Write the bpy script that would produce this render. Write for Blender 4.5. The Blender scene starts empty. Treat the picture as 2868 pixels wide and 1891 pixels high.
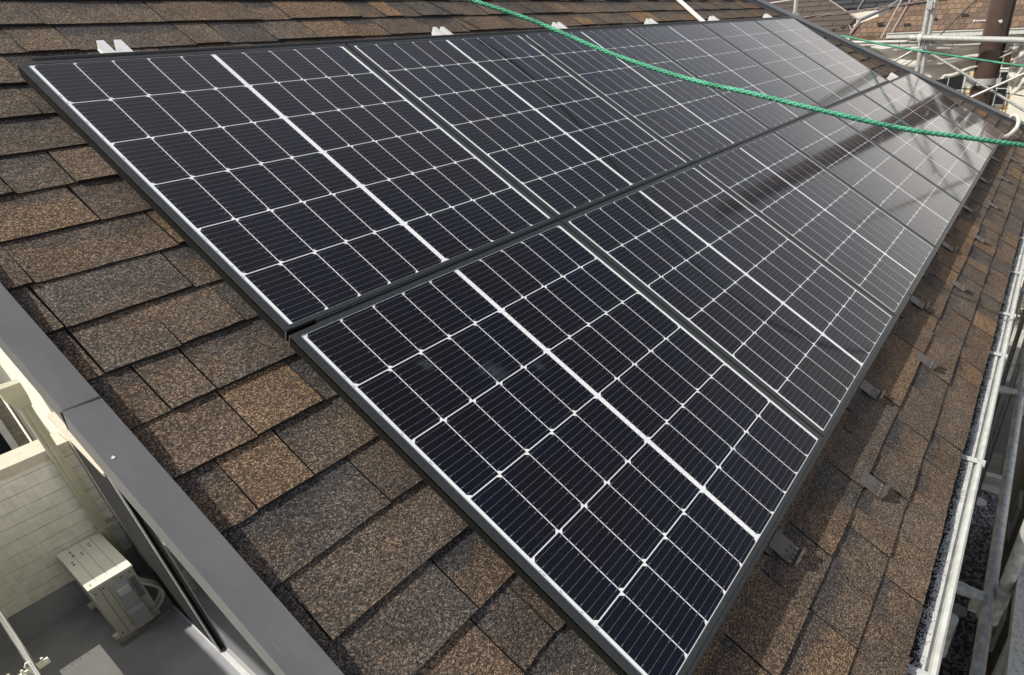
import bpy, math, random
from mathutils import Vector, Matrix
R = math.radians
random.seed(7)
S = bpy.context.scene
COL = S.collection

# ------------------------------------------------------------------ camera
cam_d = bpy.data.cameras.new('camera')
cam = bpy.data.objects.new('camera', cam_d); COL.objects.link(cam)
rows = [[0.558068, 0.430321, -0.709496], [-0.82834, 0.238279, -0.507027], [-0.049126, 0.870659, 0.489427]]
m3 = Matrix(rows)
cam.matrix_world = Matrix.Translation((-1.0656, -2.3005, 0.0103)) @ m3.to_4x4()
cam_d.sensor_fit = 'HORIZONTAL'; cam_d.sensor_width = 36; cam_d.lens = 20.8345
cam_d.shift_x = -0.10075; cam_d.shift_y = 0.02232
cam_d.clip_start = 0.02; cam_d.clip_end = 2000
S.camera = cam

# ------------------------------------------------------------------ light
# sunlight travels towards (+X, -Y, -Z): it comes over the ridge from behind the left of the array
sun_dir = Vector((1.42, -1.23, -1.87)).normalized()
SUN_EL = math.asin(-sun_dir.z)
sd = bpy.data.lights.new('sun', 'SUN'); sd.energy = 3.8; sd.angle = R(0.9); sd.color = (1.0, 0.94, 0.84)
so = bpy.data.objects.new('sun', sd); COL.objects.link(so)
so.rotation_euler = sun_dir.to_track_quat('-Z', 'Y').to_euler()
so.location = (-6, 5, 9)
w = bpy.data.worlds.new('World'); S.world = w; w.use_nodes = True
nt = w.node_tree; nt.nodes.clear()
out = nt.nodes.new('ShaderNodeOutputWorld'); bg = nt.nodes.new('ShaderNodeBackground')
sky = nt.nodes.new('ShaderNodeTexSky'); sky.sky_type = 'NISHITA'; sky.sun_disc = False
sky.sun_elevation = SUN_EL; sky.sun_rotation = math.atan2(-sun_dir.x, -sun_dir.y)
sky.air_density = 1.0; sky.dust_density = 2.5; sky.ozone_density = 1.0
tc = nt.nodes.new('ShaderNodeTexCoord')
mp = nt.nodes.new('ShaderNodeMapping'); mp.inputs['Scale'].default_value = (1.0, 1.0, 2.2)
ns = nt.nodes.new('ShaderNodeTexNoise'); ns.inputs['Scale'].default_value = 1.7; ns.inputs['Detail'].default_value = 6
cr = nt.nodes.new('ShaderNodeValToRGB')
cr.color_ramp.elements[0].position = 0.32; cr.color_ramp.elements[0].color = (0.62, 0.62, 0.62, 1)
cr.color_ramp.elements[1].position = 0.62; cr.color_ramp.elements[1].color = (0.95, 0.95, 0.95, 1)
mx = nt.nodes.new('ShaderNodeMix'); mx.data_type = 'RGBA'
mx.inputs[7].default_value = (15.5, 14.5, 13.4, 1)      # thin white cloud
L = nt.links.new
L(tc.outputs['Generated'], mp.inputs['Vector']); L(mp.outputs['Vector'], ns.inputs['Vector'])
L(ns.outputs['Fac'], cr.inputs['Fac'])
sep = nt.nodes.new('ShaderNodeSeparateXYZ'); L(tc.outputs['Generated'], sep.inputs[0])
hz = nt.nodes.new('ShaderNodeValToRGB'); L(sep.outputs['Z'], hz.inputs['Fac'])
hz.color_ramp.elements[0].position = .20; hz.color_ramp.elements[0].color = (1, 1, 1, 1)
hz.color_ramp.elements[1].position = .62; hz.color_ramp.elements[1].color = (.02, .02, .02, 1)
hk = hz.color_ramp.elements.new(.40); hk.color = (.42, .42, .42, 1)
yb = nt.nodes.new('ShaderNodeMapRange'); yb.inputs['From Min'].default_value = -.05; yb.inputs['From Max'].default_value = .45
yb.inputs['To Min'].default_value = 0; yb.inputs['To Max'].default_value = .24; L(sep.outputs['Y'], yb.inputs['Value'])
mxm = nt.nodes.new('ShaderNodeMath'); mxm.operation = 'MAXIMUM'; L(hz.outputs['Color'], mxm.inputs[0]); L(yb.outputs['Result'], mxm.inputs[1])
cm = nt.nodes.new('ShaderNodeMath'); cm.operation = 'MULTIPLY'; L(cr.outputs['Color'], cm.inputs[0]); L(mxm.outputs[0], cm.inputs[1])
L(cm.outputs[0], mx.inputs[0])
L(sky.outputs['Color'], mx.inputs[6]); L(mx.outputs[2], bg.inputs['Color'])
bg.inputs['Strength'].default_value = 0.078
L(bg.outputs['Background'], out.inputs['Surface'])
S.view_settings.view_transform = 'Standard'; S.view_settings.look = 'None'
S.view_settings.exposure = 0.46; S.view_settings.gamma = 1.0
S.render.engine = 'CYCLES'
try:
    S.cycles.max_bounces = 8; S.cycles.caustics_reflective = False; S.cycles.caustics_refractive = False
except Exception: pass

# ------------------------------------------------------------------ mesh helpers
class MB:
    def __init__(s): s.v = []; s.f = []; s.m = []; s.uv = []; s.c = []; s.sm = []
    def face(s, pts, mi=0, uv=None, col=None, smooth=False):
        i = len(s.v); s.v += [tuple(p) for p in pts]; s.f.append(tuple(range(i, i + len(pts))))
        s.m.append(mi); s.uv.append(uv); s.c.append(col); s.sm.append(smooth)
    def box(s, x0, x1, y0, y1, z0, z1, mi=0, T=None, skip=''):
        P = [(x0,y0,z0),(x1,y0,z0),(x1,y1,z0),(x0,y1,z0),(x0,y0,z1),(x1,y0,z1),(x1,y1,z1),(x0,y1,z1)]
        if T: P = [T(p) for p in P]
        for k, q in zip('bt-+lr', ((3,2,1,0),(4,5,6,7),(0,1,5,4),(2,3,7,6),(3,0,4,7),(1,2,6,5))):
            if k in skip: continue
            s.face([P[a] for a in q], mi)
    def hexa(s, P, mi=0):       # 4 bottom pts, 4 top pts
        for q in ((3,2,1,0),(4,5,6,7),(0,1,5,4),(2,3,7,6),(3,0,4,7),(1,2,6,5)): s.face([P[a] for a in q], mi)
    def prism(s, prof, axis, a, b, mi=0, caps=True):   # extrude a 2D profile along an axis
        def P(p, t):
            return {0: (t, p[0], p[1]), 1: (p[0], t, p[1]), 2: (p[0], p[1], t)}[axis]
        n = len(prof)
        for i in range(n):
            j = (i + 1) % n
            s.face([P(prof[i], a), P(prof[j], a), P(prof[j], b), P(prof[i], b)], mi)
        if caps:
            s.face([P(p, a) for p in prof][::-1], mi); s.face([P(p, b) for p in prof], mi)
    def tube(s, pts, r, seg=12, mi=0, caps=True, radii=None):
        pts = [Vector(p) for p in pts]; n = len(pts)
        up = None; rings = []
        for i, p in enumerate(pts):
            t = (pts[min(i+1, n-1)] - pts[max(i-1, 0)]).normalized()
            if up is None:
                up = Vector((0, 0, 1)) if abs(t.z) < .9 else Vector((1, 0, 0))
            a = t.cross(up).normalized(); b = t.cross(a).normalized(); up = -b if True else up
            up = a.cross(t)
            rr = radii[i] if radii else r
            rings.append([p + (a*math.cos(2*math.pi*k/seg) + b*math.sin(2*math.pi*k/seg))*rr for k in range(seg)])
        i0 = len(s.v)
        for rg in rings: s.v += [tuple(p) for p in rg]
        for i in range(n - 1):
            for k in range(seg):
                k2 = (k + 1) % seg
                s.f.append((i0+i*seg+k, i0+i*seg+k2, i0+(i+1)*seg+k2, i0+(i+1)*seg+k))
                s.m.append(mi); s.uv.append(None); s.c.append(None); s.sm.append(True)
        if caps:
            s.face([rings[0][k] for k in range(seg)], mi); s.face([rings[-1][k] for k in range(seg)][::-1], mi)
    def build(s, name, mats, parent=None, loc=None, rot=None, bevel=0.0):
        me = bpy.data.meshes.new(name); me.from_pydata(s.v, [], s.f)
        if not isinstance(mats, (list, tuple)): mats = [mats]
        for m in mats: me.materials.append(m)
        me.polygons.foreach_set('material_index', s.m)
        me.polygons.foreach_set('use_smooth', s.sm)
        if any(u for u in s.uv):
            ul = me.uv_layers.new(name='UVMap'); k = 0; buf = []
            for f, u in zip(s.f, s.uv):
                for j in range(len(f)):
                    buf += list(u[j]) if u else [0, 0]
            ul.data.foreach_set('uv', buf)
        if any(c for c in s.c):
            ca = me.color_attributes.new('tint', 'FLOAT_COLOR', 'CORNER'); buf = []
            for f, c in zip(s.f, s.c):
                buf += list(c if c else (.1, .1, .1, 0)) * len(f)
            ca.data.foreach_set('color', buf)
        me.update()
        o = bpy.data.objects.new(name, me); COL.objects.link(o)
        if parent: o.parent = parent
        if loc: o.location = loc
        if rot: o.rotation_euler = rot
        if bevel > 0:
            bv = o.modifiers.new('bevel', 'BEVEL'); bv.width = bevel; bv.segments = 2; bv.limit_method = 'ANGLE'
            bv.angle_limit = R(40)
        return o
def tag(o, label=None, cat=None, group=None, kind=None):
    if label: o['label'] = label
    if cat: o['category'] = cat
    if group: o['group'] = group
    if kind: o['kind'] = kind
    return o
def thing(name, label, cat, loc=(0,0,0), rot=(0,0,0), group=None):
    o = bpy.data.objects.new(name, None); COL.objects.link(o); o.empty_display_size = .1
    o.location = loc; o.rotation_euler = rot
    return tag(o, label, cat, group)
def copy_tree(o, parent=None):
    c = o.copy(); COL.objects.link(c)
    if parent: c.parent = parent
    for ch in list(o.children): copy_tree(ch, c)
    return c
SL = R(30); cs, sn = math.cos(SL), math.sin(SL)
def rw(u, v, n): return Vector((u, v*cs - n*sn, v*sn + n*cs))     # roof frame (along eave, up slope, normal) -> world
ROOF = (SL, 0, 0)                                                  # rotation of things that lie in the roof frame

# ------------------------------------------------------------------ material helpers
def nm(name):
    m = bpy.data.materials.new(name); m.use_nodes = True
    t = m.node_tree; b = t.nodes['Principled BSDF']
    return m, t, b
def rgba(c): return (c[0], c[1], c[2], 1)
def plain(name, c1, c2=None, scale=20, rough=.6, metal=0, bump=0, detail=6, lo=.35, hi=.65, coat=0, stretch=None, spec=.5, bscale=None):
    m, t, b = nm(name)
    n = t.nodes.new('ShaderNodeTexNoise'); n.inputs['Scale'].default_value = scale; n.inputs['Detail'].default_value = detail
    tc = t.nodes.new('ShaderNodeTexCoord')
    if stretch:
        mp = t.nodes.new('ShaderNodeMapping'); mp.inputs['Scale'].default_value = stretch
        t.links.new(tc.outputs['Object'], mp.inputs['Vector']); t.links.new(mp.outputs['Vector'], n.inputs['Vector'])
    else: t.links.new(tc.outputs['Object'], n.inputs['Vector'])
    r = t.nodes.new('ShaderNodeValToRGB')
    c2 = c2 or tuple(x*.86 for x in c1)
    r.color_ramp.elements[0].position = lo; r.color_ramp.elements[0].color = rgba(c2)
    r.color_ramp.elements[1].position = hi; r.color_ramp.elements[1].color = rgba(c1)
    t.links.new(n.outputs['Fac'], r.inputs['Fac']); t.links.new(r.outputs['Color'], b.inputs['Base Color'])
    b.inputs['Roughness'].default_value = rough; b.inputs['Metallic'].default_value = metal
    b.inputs['Specular IOR Level'].default_value = spec
    if coat: b.inputs['Coat Weight'].default_value = coat; b.inputs['Coat Roughness'].default_value = .1
    if bump:
        n2 = n
        if bscale:
            n2 = t.nodes.new('ShaderNodeTexNoise'); n2.inputs['Scale'].default_value = bscale
            t.links.new(tc.outputs['Object'], n2.inputs['Vector'])
        bp = t.nodes.new('ShaderNodeBump'); bp.inputs['Strength'].default_value = bump; bp.inputs['Distance'].default_value = .004
        t.links.new(n2.outputs['Fac'], bp.inputs['Height']); t.links.new(bp.outputs['Normal'], b.inputs['Normal'])
    return m

def shingle_mat(name, gscale=400):
    m, t, b = nm(name); N = t.nodes.new; K = t.links.new
    at = N('ShaderNodeAttribute'); at.attribute_name = 'tint'
    uv = N('ShaderNodeUVMap'); sx = N('ShaderNodeSeparateXYZ'); K(uv.outputs['UV'], sx.inputs[0])
    tc = N('ShaderNodeTexCoord')
    nb = N('ShaderNodeTexNoise'); nb.inputs['Scale'].default_value = 26; nb.inputs['Detail'].default_value = 5
    K(tc.outputs['Object'], nb.inputs['Vector'])
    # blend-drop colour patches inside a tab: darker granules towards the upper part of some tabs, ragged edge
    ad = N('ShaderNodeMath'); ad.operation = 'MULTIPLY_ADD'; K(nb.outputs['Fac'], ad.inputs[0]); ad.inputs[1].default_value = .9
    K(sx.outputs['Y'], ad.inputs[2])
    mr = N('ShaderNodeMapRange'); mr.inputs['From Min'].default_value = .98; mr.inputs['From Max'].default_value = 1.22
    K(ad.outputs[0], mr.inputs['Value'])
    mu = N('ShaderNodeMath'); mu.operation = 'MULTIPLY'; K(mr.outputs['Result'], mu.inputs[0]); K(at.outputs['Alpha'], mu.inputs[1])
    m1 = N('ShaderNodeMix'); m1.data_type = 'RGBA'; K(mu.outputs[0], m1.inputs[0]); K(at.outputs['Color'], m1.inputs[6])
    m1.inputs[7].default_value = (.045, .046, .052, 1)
    # warm blend patches with soft ragged borders
    nw = N('ShaderNodeTexNoise'); nw.inputs['Scale'].default_value = 7.5; nw.inputs['Detail'].default_value = 5; nw.inputs['Roughness'].default_value = .6
    K(tc.outputs['Object'], nw.inputs['Vector'])
    rw_ = N('ShaderNodeMapRange'); rw_.inputs['From Min'].default_value = .53; rw_.inputs['From Max'].default_value = .72; rw_.inputs['To Max'].default_value = .42
    K(nw.outputs['Fac'], rw_.inputs['Value'])
    mw = N('ShaderNodeMix'); mw.data_type = 'RGBA'; K(rw_.outputs['Result'], mw.inputs[0]); K(m1.outputs[2], mw.inputs[6]); mw.inputs[7].default_value = (.165, .105, .062, 1)
    m1 = mw
    # mottling
    n2 = N('ShaderNodeTexNoise'); n2.inputs['Scale'].default_value = 9; n2.inputs['Detail'].default_value = 4
    K(tc.outputs['Object'], n2.inputs['Vector'])
    r2 = N('ShaderNodeMapRange'); r2.inputs['From Min'].default_value = .3; r2.inputs['From Max'].default_value = .7
    r2.inputs['To Min'].default_value = .78; r2.inputs['To Max'].default_value = 1.18; K(n2.outputs['Fac'], r2.inputs['Value'])
    # granules
    vo = N('ShaderNodeTexVoronoi'); vo.inputs['Scale'].default_value = gscale; K(tc.outputs['Object'], vo.inputs['Vector'])
    hs = N('ShaderNodeSeparateColor'); K(vo.outputs['Color'], hs.inputs[0])
    r3 = N('ShaderNodeValToRGB'); K(hs.outputs[0], r3.inputs['Fac'])
    e = r3.color_ramp.elements
    e[0].position = 0; e[0].color = (.20, .195, .19, 1); e[1].position = 1; e[1].color = (2.9, 2.65, 2.25, 1)
    k = e.new(.38); k.color = (.56, .545, .53, 1)
    k = e.new(.76); k.color = (1.15, 1.12, 1.06, 1)
    mm = N('ShaderNodeMix'); mm.data_type = 'RGBA'; mm.blend_type = 'MULTIPLY'; mm.inputs[0].default_value = 1
    K(m1.outputs[2], mm.inputs[6]); K(r3.outputs['Color'], mm.inputs[7])
    m4 = N('ShaderNodeMix'); m4.data_type = 'RGBA'; m4.blend_type = 'MULTIPLY'; m4.inputs[0].default_value = 1
    K(mm.outputs[2], m4.inputs[6]); K(r2.outputs['Result'], m4.inputs[7])
    K(m4.outputs[2], b.inputs['Base Color'])
    b.inputs['Roughness'].default_value = .9; b.inputs['Specular IOR Level'].default_value = .25
    bp = N('ShaderNodeBump'); bp.inputs['Strength'].default_value = .55; bp.inputs['Distance'].default_value = .0016
    K(vo.outputs['Distance'], bp.inputs['Height']); K(bp.outputs['Normal'], b.inputs['Normal'])
    return m

def solar_mat(name, base, rough=.5, metal=0, crough=.062, vary=None):
    """something lying behind the module's anti-reflective glass: the glass is the coat"""
    m, t, b = nm(name); N = t.nodes.new; K = t.links.new
    tc = N('ShaderNodeTexCoord')
    n = N('ShaderNodeTexNoise'); n.inputs['Scale'].default_value = 3.1; n.inputs['Detail'].default_value = 5
    K(tc.outputs['Object'], n.inputs['Vector'])
    r = N('ShaderNodeValToRGB'); K(n.outputs['Fac'], r.inputs['Fac'])
    c2 = vary or tuple(x*.93 for x in base)
    r.color_ramp.elements[0].position = .4; r.color_ramp.elements[0].color = rgba(c2)
    r.color_ramp.elements[1].position = .6; r.color_ramp.elements[1].color = rgba(base)
    oi = N('ShaderNodeObjectInfo'); va = N('ShaderNodeVectorMath'); va.operation = 'ADD'
    cmb = N('ShaderNodeCombineXYZ')
    for q in range(3):
        mq = N('ShaderNodeMath'); mq.operation = 'MULTIPLY'; mq.inputs[1].default_value = 37.0 + 11*q; K(oi.outputs['Random'], mq.inputs[0]); K(mq.outputs[0], cmb.inputs[q])
    K(tc.outputs['Object'], va.inputs[0]); K(cmb.outputs[0], va.inputs[1]); K(va.outputs[0], n.inputs['Vector'])
    nd = N('ShaderNodeTexNoise'); nd.inputs['Scale'].default_value = 190; nd.inputs['Detail'].default_value = 2; K(va.outputs[0], nd.inputs['Vector'])
    rd_ = N('ShaderNodeMapRange'); rd_.inputs['From Min'].default_value = .68; rd_.inputs['From Max'].default_value = .80
    rd_.inputs['To Max'].default_value = .45; K(nd.outputs['Fac'], rd_.inputs['Value'])
    nf = N('ShaderNodeTexNoise'); nf.inputs['Scale'].default_value = 1.6; nf.inputs['Detail'].default_value = 7; nf.inputs['Roughness'].default_value = .65; K(va.outputs[0], nf.inputs['Vector'])
    rf = N('ShaderNodeMapRange'); rf.inputs['From Min'].default_value = .52; rf.inputs['From Max'].default_value = .80; rf.inputs['To Max'].default_value = .03
    K(nf.outputs['Fac'], rf.inputs['Value'])
    sm_ = N('ShaderNodeMath'); sm_.operation = 'ADD'; sm_.use_clamp = True; K(rd_.outputs['Result'], sm_.inputs[0]); K(rf.outputs['Result'], sm_.inputs[1])
    dm = N('ShaderNodeMix'); dm.data_type = 'RGBA'; K(sm_.outputs[0], dm.inputs[0]); K(r.outputs['Color'], dm.inputs[6]); dm.inputs[7].default_value = (.115, .115, .11, 1)
    K(dm.outputs[2], b.inputs['Base Color'])
    b.inputs['Roughness'].default_value = rough; b.inputs['Metallic'].default_value = metal
    b.inputs['Specular IOR Level'].default_value = 0.1
    b.inputs['Coat Weight'].default_value = 1.0; b.inputs['Coat IOR'].default_value = 1.37
    # faint dust changes the gloss a little
    n2 = N('ShaderNodeTexNoise'); n2.inputs['Scale'].default_value = 7; n2.inputs['Detail'].default_value = 8
    K(tc.outputs['Object'], n2.inputs['Vector'])
    mr = N('ShaderNodeMapRange'); mr.inputs['From Min'].default_value = .35; mr.inputs['From Max'].default_value = .7
    mr.inputs['To Min'].default_value = crough*.85; mr.inputs['To Max'].default_value = crough*1.25
    K(n2.outputs['Fac'], mr.inputs['Value']); K(mr.outputs['Result'], b.inputs['Coat Roughness'])
    return m

def brick_mat(name, c1, c2, mortar, bw, bh, mort=.02, rough=.85, bump=.4, plane='XZ', offset=.5, var=.0):
    m, t, b = nm(name); N = t.nodes.new; K = t.links.new
    tc = N('ShaderNodeTexCoord'); sx = N('ShaderNodeSeparateXYZ'); cx = N('ShaderNodeCombineXYZ')
    K(tc.outputs['Object'], sx.inputs[0])
    K(sx.outputs[plane[0]], cx.inputs[0]); K(sx.outputs[plane[1]], cx.inputs[1])
    br = N('ShaderNodeTexBrick'); K(cx.outputs[0], br.inputs['Vector'])
    br.inputs['Scale'].default_value = 1; br.inputs['Brick Width'].default_value = bw; br.inputs['Row Height'].default_value = bh
    br.inputs['Mortar Size'].default_value = mort; br.inputs['Mortar Smooth'].default_value = .2; br.offset = offset
    br.inputs['Color1'].default_value = rgba(c1); br.inputs['Color2'].default_value = rgba(c2); br.inputs['Mortar'].default_value = rgba(mortar)
    n = N('ShaderNodeTexNoise'); n.inputs['Scale'].default_value = 14; n.inputs['Detail'].default_value = 7; K(tc.outputs['Object'], n.inputs['Vector'])
    mr = N('ShaderNodeMapRange'); mr.inputs['To Min'].default_value = .72; mr.inputs['To Max'].default_value = 1.25; K(n.outputs['Fac'], mr.inputs['Value'])
    mm = N('ShaderNodeMix'); mm.data_type = 'RGBA'; mm.blend_type = 'MULTIPLY'; mm.inputs[0].default_value = 1
    K(br.outputs['Color'], mm.inputs[6]); K(mr.outputs['Result'], mm.inputs[7]); K(mm.outputs[2], b.inputs['Base Color'])
    b.inputs['Roughness'].default_value = rough; b.inputs['Specular IOR Level'].default_value = .3
    if bump:
        iv = N('ShaderNodeMath'); iv.operation = 'SUBTRACT'; iv.inputs[0].default_value = 1; K(br.outputs['Fac'], iv.inputs[1])
        bp = N('ShaderNodeBump'); bp.inputs['Strength'].default_value = bump; bp.inputs['Distance'].default_value = .01
        K(iv.outputs[0], bp.inputs['Height']); K(bp.outputs['Normal'], b.inputs['Normal'])
    return m

M = {}
M['shingle'] = shingle_mat('granule_shingle')
M['asphalt_edge'] = plain('asphalt_shingle_edge', (.012, .011, .010), scale=80, rough=.95)
M['cell'] = solar_mat('silicon_cell', (.0030, .0033, .0085), vary=(.0042, .0032, .0042))
M['backsheet'] = solar_mat('white_backsheet', (.80, .83, .84))
M['busbar'] = solar_mat('busbar_wire', (.15, .14, .15), rough=.4, metal=.0)
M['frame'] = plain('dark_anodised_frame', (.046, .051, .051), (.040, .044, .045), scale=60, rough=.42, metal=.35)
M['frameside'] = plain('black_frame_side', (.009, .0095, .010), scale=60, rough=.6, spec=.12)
M['trim'] = plain('dark_trim_aluminium', (.050, .054, .054), (.042, .046, .047), scale=40, rough=.36, metal=.35)
M['cutend'] = plain('cut_aluminium_end', (.42, .42, .41), scale=50, rough=.4, metal=.6)
M['alu'] = plain('mill_aluminium', (.80, .81, .81), (.7, .71, .72), scale=30, rough=.35, metal=.25)
def flash_mat():
    m, t, b = nm('grey_coated_steel'); N = t.nodes.new; K = t.links.new
    tc = N('ShaderNodeTexCoord'); n = N('ShaderNodeTexNoise'); n.inputs['Scale'].default_value = 2.6; n.inputs['Detail'].default_value = 9; n.inputs['Roughness'].default_value = .62
    mp = N('ShaderNodeMapping'); mp.inputs['Scale'].default_value = (4, 1, 4); K(tc.outputs['Object'], mp.inputs['Vector']); K(mp.outputs['Vector'], n.inputs['Vector'])
    r = N('ShaderNodeValToRGB'); K(n.outputs['Fac'], r.inputs['Fac']); e = r.color_ramp.elements
    e[0].position = .32; e[0].color = (.105, .109, .113, 1); e[1].position = .72; e[1].color = (.150, .153, .155, 1)
    # fine scratches and dust specks
    mp2 = N('ShaderNodeMapping'); mp2.inputs['Scale'].default_value = (160, 9, 40); mp2.inputs['Rotation'].default_value = (0, 0, .5); K(tc.outputs['Object'], mp2.inputs['Vector'])
    n2 = N('ShaderNodeTexNoise'); n2.inputs['Scale'].default_value = 1; n2.inputs['Detail'].default_value = 2; K(mp2.outputs['Vector'], n2.inputs['Vector'])
    s2 = N('ShaderNodeMapRange'); s2.inputs['From Min'].default_value = .70; s2.inputs['From Max'].default_value = .76; s2.inputs['To Max'].default_value = .30; K(n2.outputs['Fac'], s2.inputs['Value'])
    n3 = N('ShaderNodeTexNoise'); n3.inputs['Scale'].default_value = 210; n3.inputs['Detail'].default_value = 2; K(tc.outputs['Object'], n3.inputs['Vector'])
    s3 = N('ShaderNodeMapRange'); s3.inputs['From Min'].default_value = .70; s3.inputs['From Max'].default_value = .76; s3.inputs['To Max'].default_value = .5; K(n3.outputs['Fac'], s3.inputs['Value'])
    mxx = N('ShaderNodeMath'); mxx.operation = 'MAXIMUM'; K(s2.outputs['Result'], mxx.inputs[0]); K(s3.outputs['Result'], mxx.inputs[1])
    mm = N('ShaderNodeMix'); mm.data_type = 'RGBA'; K(mxx.outputs[0], mm.inputs[0]); K(r.outputs['Color'], mm.inputs[6]); mm.inputs[7].default_value = (.26, .255, .24, 1)
    K(mm.outputs[2], b.inputs['Base Color'])
    rr = N('ShaderNodeMapRange'); rr.inputs['To Min'].default_value = .34; rr.inputs['To Max'].default_value = .56; K(n.outputs['Fac'], rr.inputs['Value']); K(rr.outputs['Result'], b.inputs['Roughness'])
    nb = N('ShaderNodeTexNoise'); nb.inputs['Scale'].default_value = 5; K(tc.outputs['Object'], nb.inputs['Vector'])
    bp = N('ShaderNodeBump'); bp.inputs['Strength'].default_value = .25; bp.inputs['Distance'].default_value = .006; K(nb.outputs['Fac'], bp.inputs['Height']); K(bp.outputs['Normal'], b.inputs['Normal'])
    return m
M['flash'] = flash_mat()
M['flashdark'] = plain('dark_coated_steel', (.13, .138, .15), (.115, .122, .133), scale=4, rough=.45)
M['barge'] = plain('taupe_barge_board', (.22, .205, .17), (.19, .175, .145), scale=9, rough=.6)
M['snow'] = plain('brown_painted_steel', (.098, .086, .079), (.078, .068, .062), scale=50, rough=.5, metal=.2)
M['rivet'] = plain('worn_rivet', (.24, .22, .20), scale=50, rough=.4, metal=.3)
M['gutter'] = plain('ivory_pvc_gutter', (.56, .57, .545), (.44, .45, .42), scale=26, rough=.45)
M['gclip'] = plain('clear_gutter_strap', (.52, .53, .53), scale=60, rough=.25)
M['debris'] = plain('black_granule_debris', (.016, .014, .013), (.035, .028, .022), scale=200, rough=1)
M['cream'] = plain('cream_render', (.84, .82, .72), (.77, .75, .65), scale=30, rough=.85, bump=.4, bscale=190, stretch=(1, 1, 4))  # whitened: sun glare on the strip by the downpipe put into the base colour
M['olive'] = plain('beige_downpipe_pvc', (.44, .43, .33), (.40, .39, .30), scale=12, rough=.4)
M['siding'] = brick_mat('tile_siding', (.80, .79, .71), (.75, .74, .665), (.64, .63, .56), .047, 5.0, .0016, plane='XZ', offset=.5)  # albedo raised to lift the parapet out of the balcony's deep shade
M['brick_beige'] = brick_mat('beige_tile_wall', (.42, .39, .32), (.34, .32, .265), (.30, .285, .24), .16, .06, .008, plane='XZ')
M['coping'] = plain('pinkish_coping', (.56, .50, .43), (.50, .45, .38), scale=22, rough=.8, bump=.15, bscale=150)
M['frp'] = plain('grey_balcony_coating', (.34, .352, .38), (.28, .29, .315), scale=5, rough=.36, bump=.06, bscale=320)  # floor colour lightened; carries fill light the shaded balcony lacks
M['white'] = plain('white_plastic', (.74, .75, .74), (.68, .69, .68), scale=10, rough=.45)
M['ac'] = plain('ivory_painted_steel', (.80, .79, .70), (.74, .73, .64), scale=5, rough=.45)  # brightened, with acgrey below, to offset weak ambient light on the unit
M['acgrey'] = plain('grey_beige_panel', (.62, .61, .53), (.57, .56, .48), scale=6, rough=.5)
M['acgroove'] = plain('dark_groove', (.07, .068, .058), scale=20, rough=.8)
M['rust'] = plain('brownish_stain', (.24, .22, .17), (.17, .15, .11), scale=40, rough=.8)
M['foot'] = plain('weathered_base', (.30, .27, .24), (.22, .20, .17), scale=25, rough=.8)
M['pipe_ins'] = plain('ivory_pipe_wrap', (.52, .49, .40), (.46, .43, .35), scale=30, rough=.6)
M['steel'] = plain('stainless_tube', (.68, .69, .70), (.60, .61, .62), scale=15, rough=.22, metal=.95, stretch=(8, 1, 8))
M['galv'] = plain('galvanised_tube', (.50, .515, .50), (.30, .31, .31), scale=28, rough=.5, metal=.25, bump=.2)
M['galvlight'] = plain('pale_galvanised', (.48, .49, .47), (.36, .37, .36), scale=30, rough=.5, metal=.2)
M['greenpaint'] = plain('worn_green_paint', (.12, .24, .18), (.26, .28, .25), scale=60, rough=.7)
M['plank'] = plain('galvanised_deck', (.44, .44, .40), (.27, .27, .25), scale=75, rough=.6, metal=.1, lo=.36, hi=.46)
M['rope'] = plain('green_polyester_rope', (.105, .43, .27), (.055, .25, .155), scale=11, detail=10, rough=.85)
M['conduit'] = plain('ivory_conduit', (.72, .70, .62), (.66, .64, .56), scale=20, rough=.45)
M['pole'] = plain('dark_brown_painted_steel', (.062, .037, .027), (.046, .027, .020), scale=6, rough=.42, bump=.1)
M['bolt'] = plain('pale_step_bolt', (.62, .60, .58), scale=30, rough=.5)
M['cable'] = plain('dull_cable', (.20, .16, .15), (.12, .10, .10), scale=20, rough=.7)
M['blackwire'] = plain('black_cable', (.02, .02, .02), scale=20, rough=.6)
M['tarp'] = plain('translucent_sheet', (.78, .76, .72), (.66, .64, .60), scale=5, rough=.55)
M['tan_roof'] = brick_mat('brown_shingle_roof', (.205, .135, .088), (.105, .074, .054), (.055, .042, .034), .15, .105, .006, plane='YZ', bump=.8)
M['dark_roof'] = brick_mat('dark_brown_slate_roof', (.088, .068, .056), (.074, .058, .049), (.024, .019, .016), .9, .145, .013, plane='YZ', bump=.8)
M['black_roof'] = brick_mat('black_tile_roof', (.045, .047, .052), (.036, .038, .043), (.010, .010, .012), 1.8, .16, .03, plane='YZ', bump=1)
M['hiptrim'] = plain('mauve_ridge_metal', (.30, .235, .215), (.26, .205, .19), scale=8, rough=.5)
M['greytrim'] = plain('grey_ridge_metal', (.20, .205, .22), scale=8, rough=.5)
M['brick'] = brick_mat('yellow_brick_wall', (.62, .47, .27), (.50, .34, .18), (.66, .62, .50), .22, .085, .012, plane='YZ')
M['brownshut'] = brick_mat('brown_louvre', (.20, .14, .07), (.16, .11, .05), (.06, .04, .02), 2.0, .06, .008, plane='YZ')
M['whitewall'] = plain('cream_wall', (.66, .64, .54), (.60, .58, .49), scale=8, rough=.85)
M['glass'] = plain('dark_window_glass', (.018, .022, .024), (.012, .015, .016), scale=2, rough=.06)
M['mirrorglass'] = plain('balcony_window_glass', (.030, .034, .032), (.024, .028, .026), scale=2, rough=.015, metal=0, spec=1.0); M['mirrorglass'].node_tree.nodes['Principled BSDF'].inputs['IOR'].default_value = 2.1
M['darksash'] = plain('charcoal_sash', (.026, .027, .028), (.021, .022, .023), scale=12, rough=.8, spec=.15)
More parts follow.
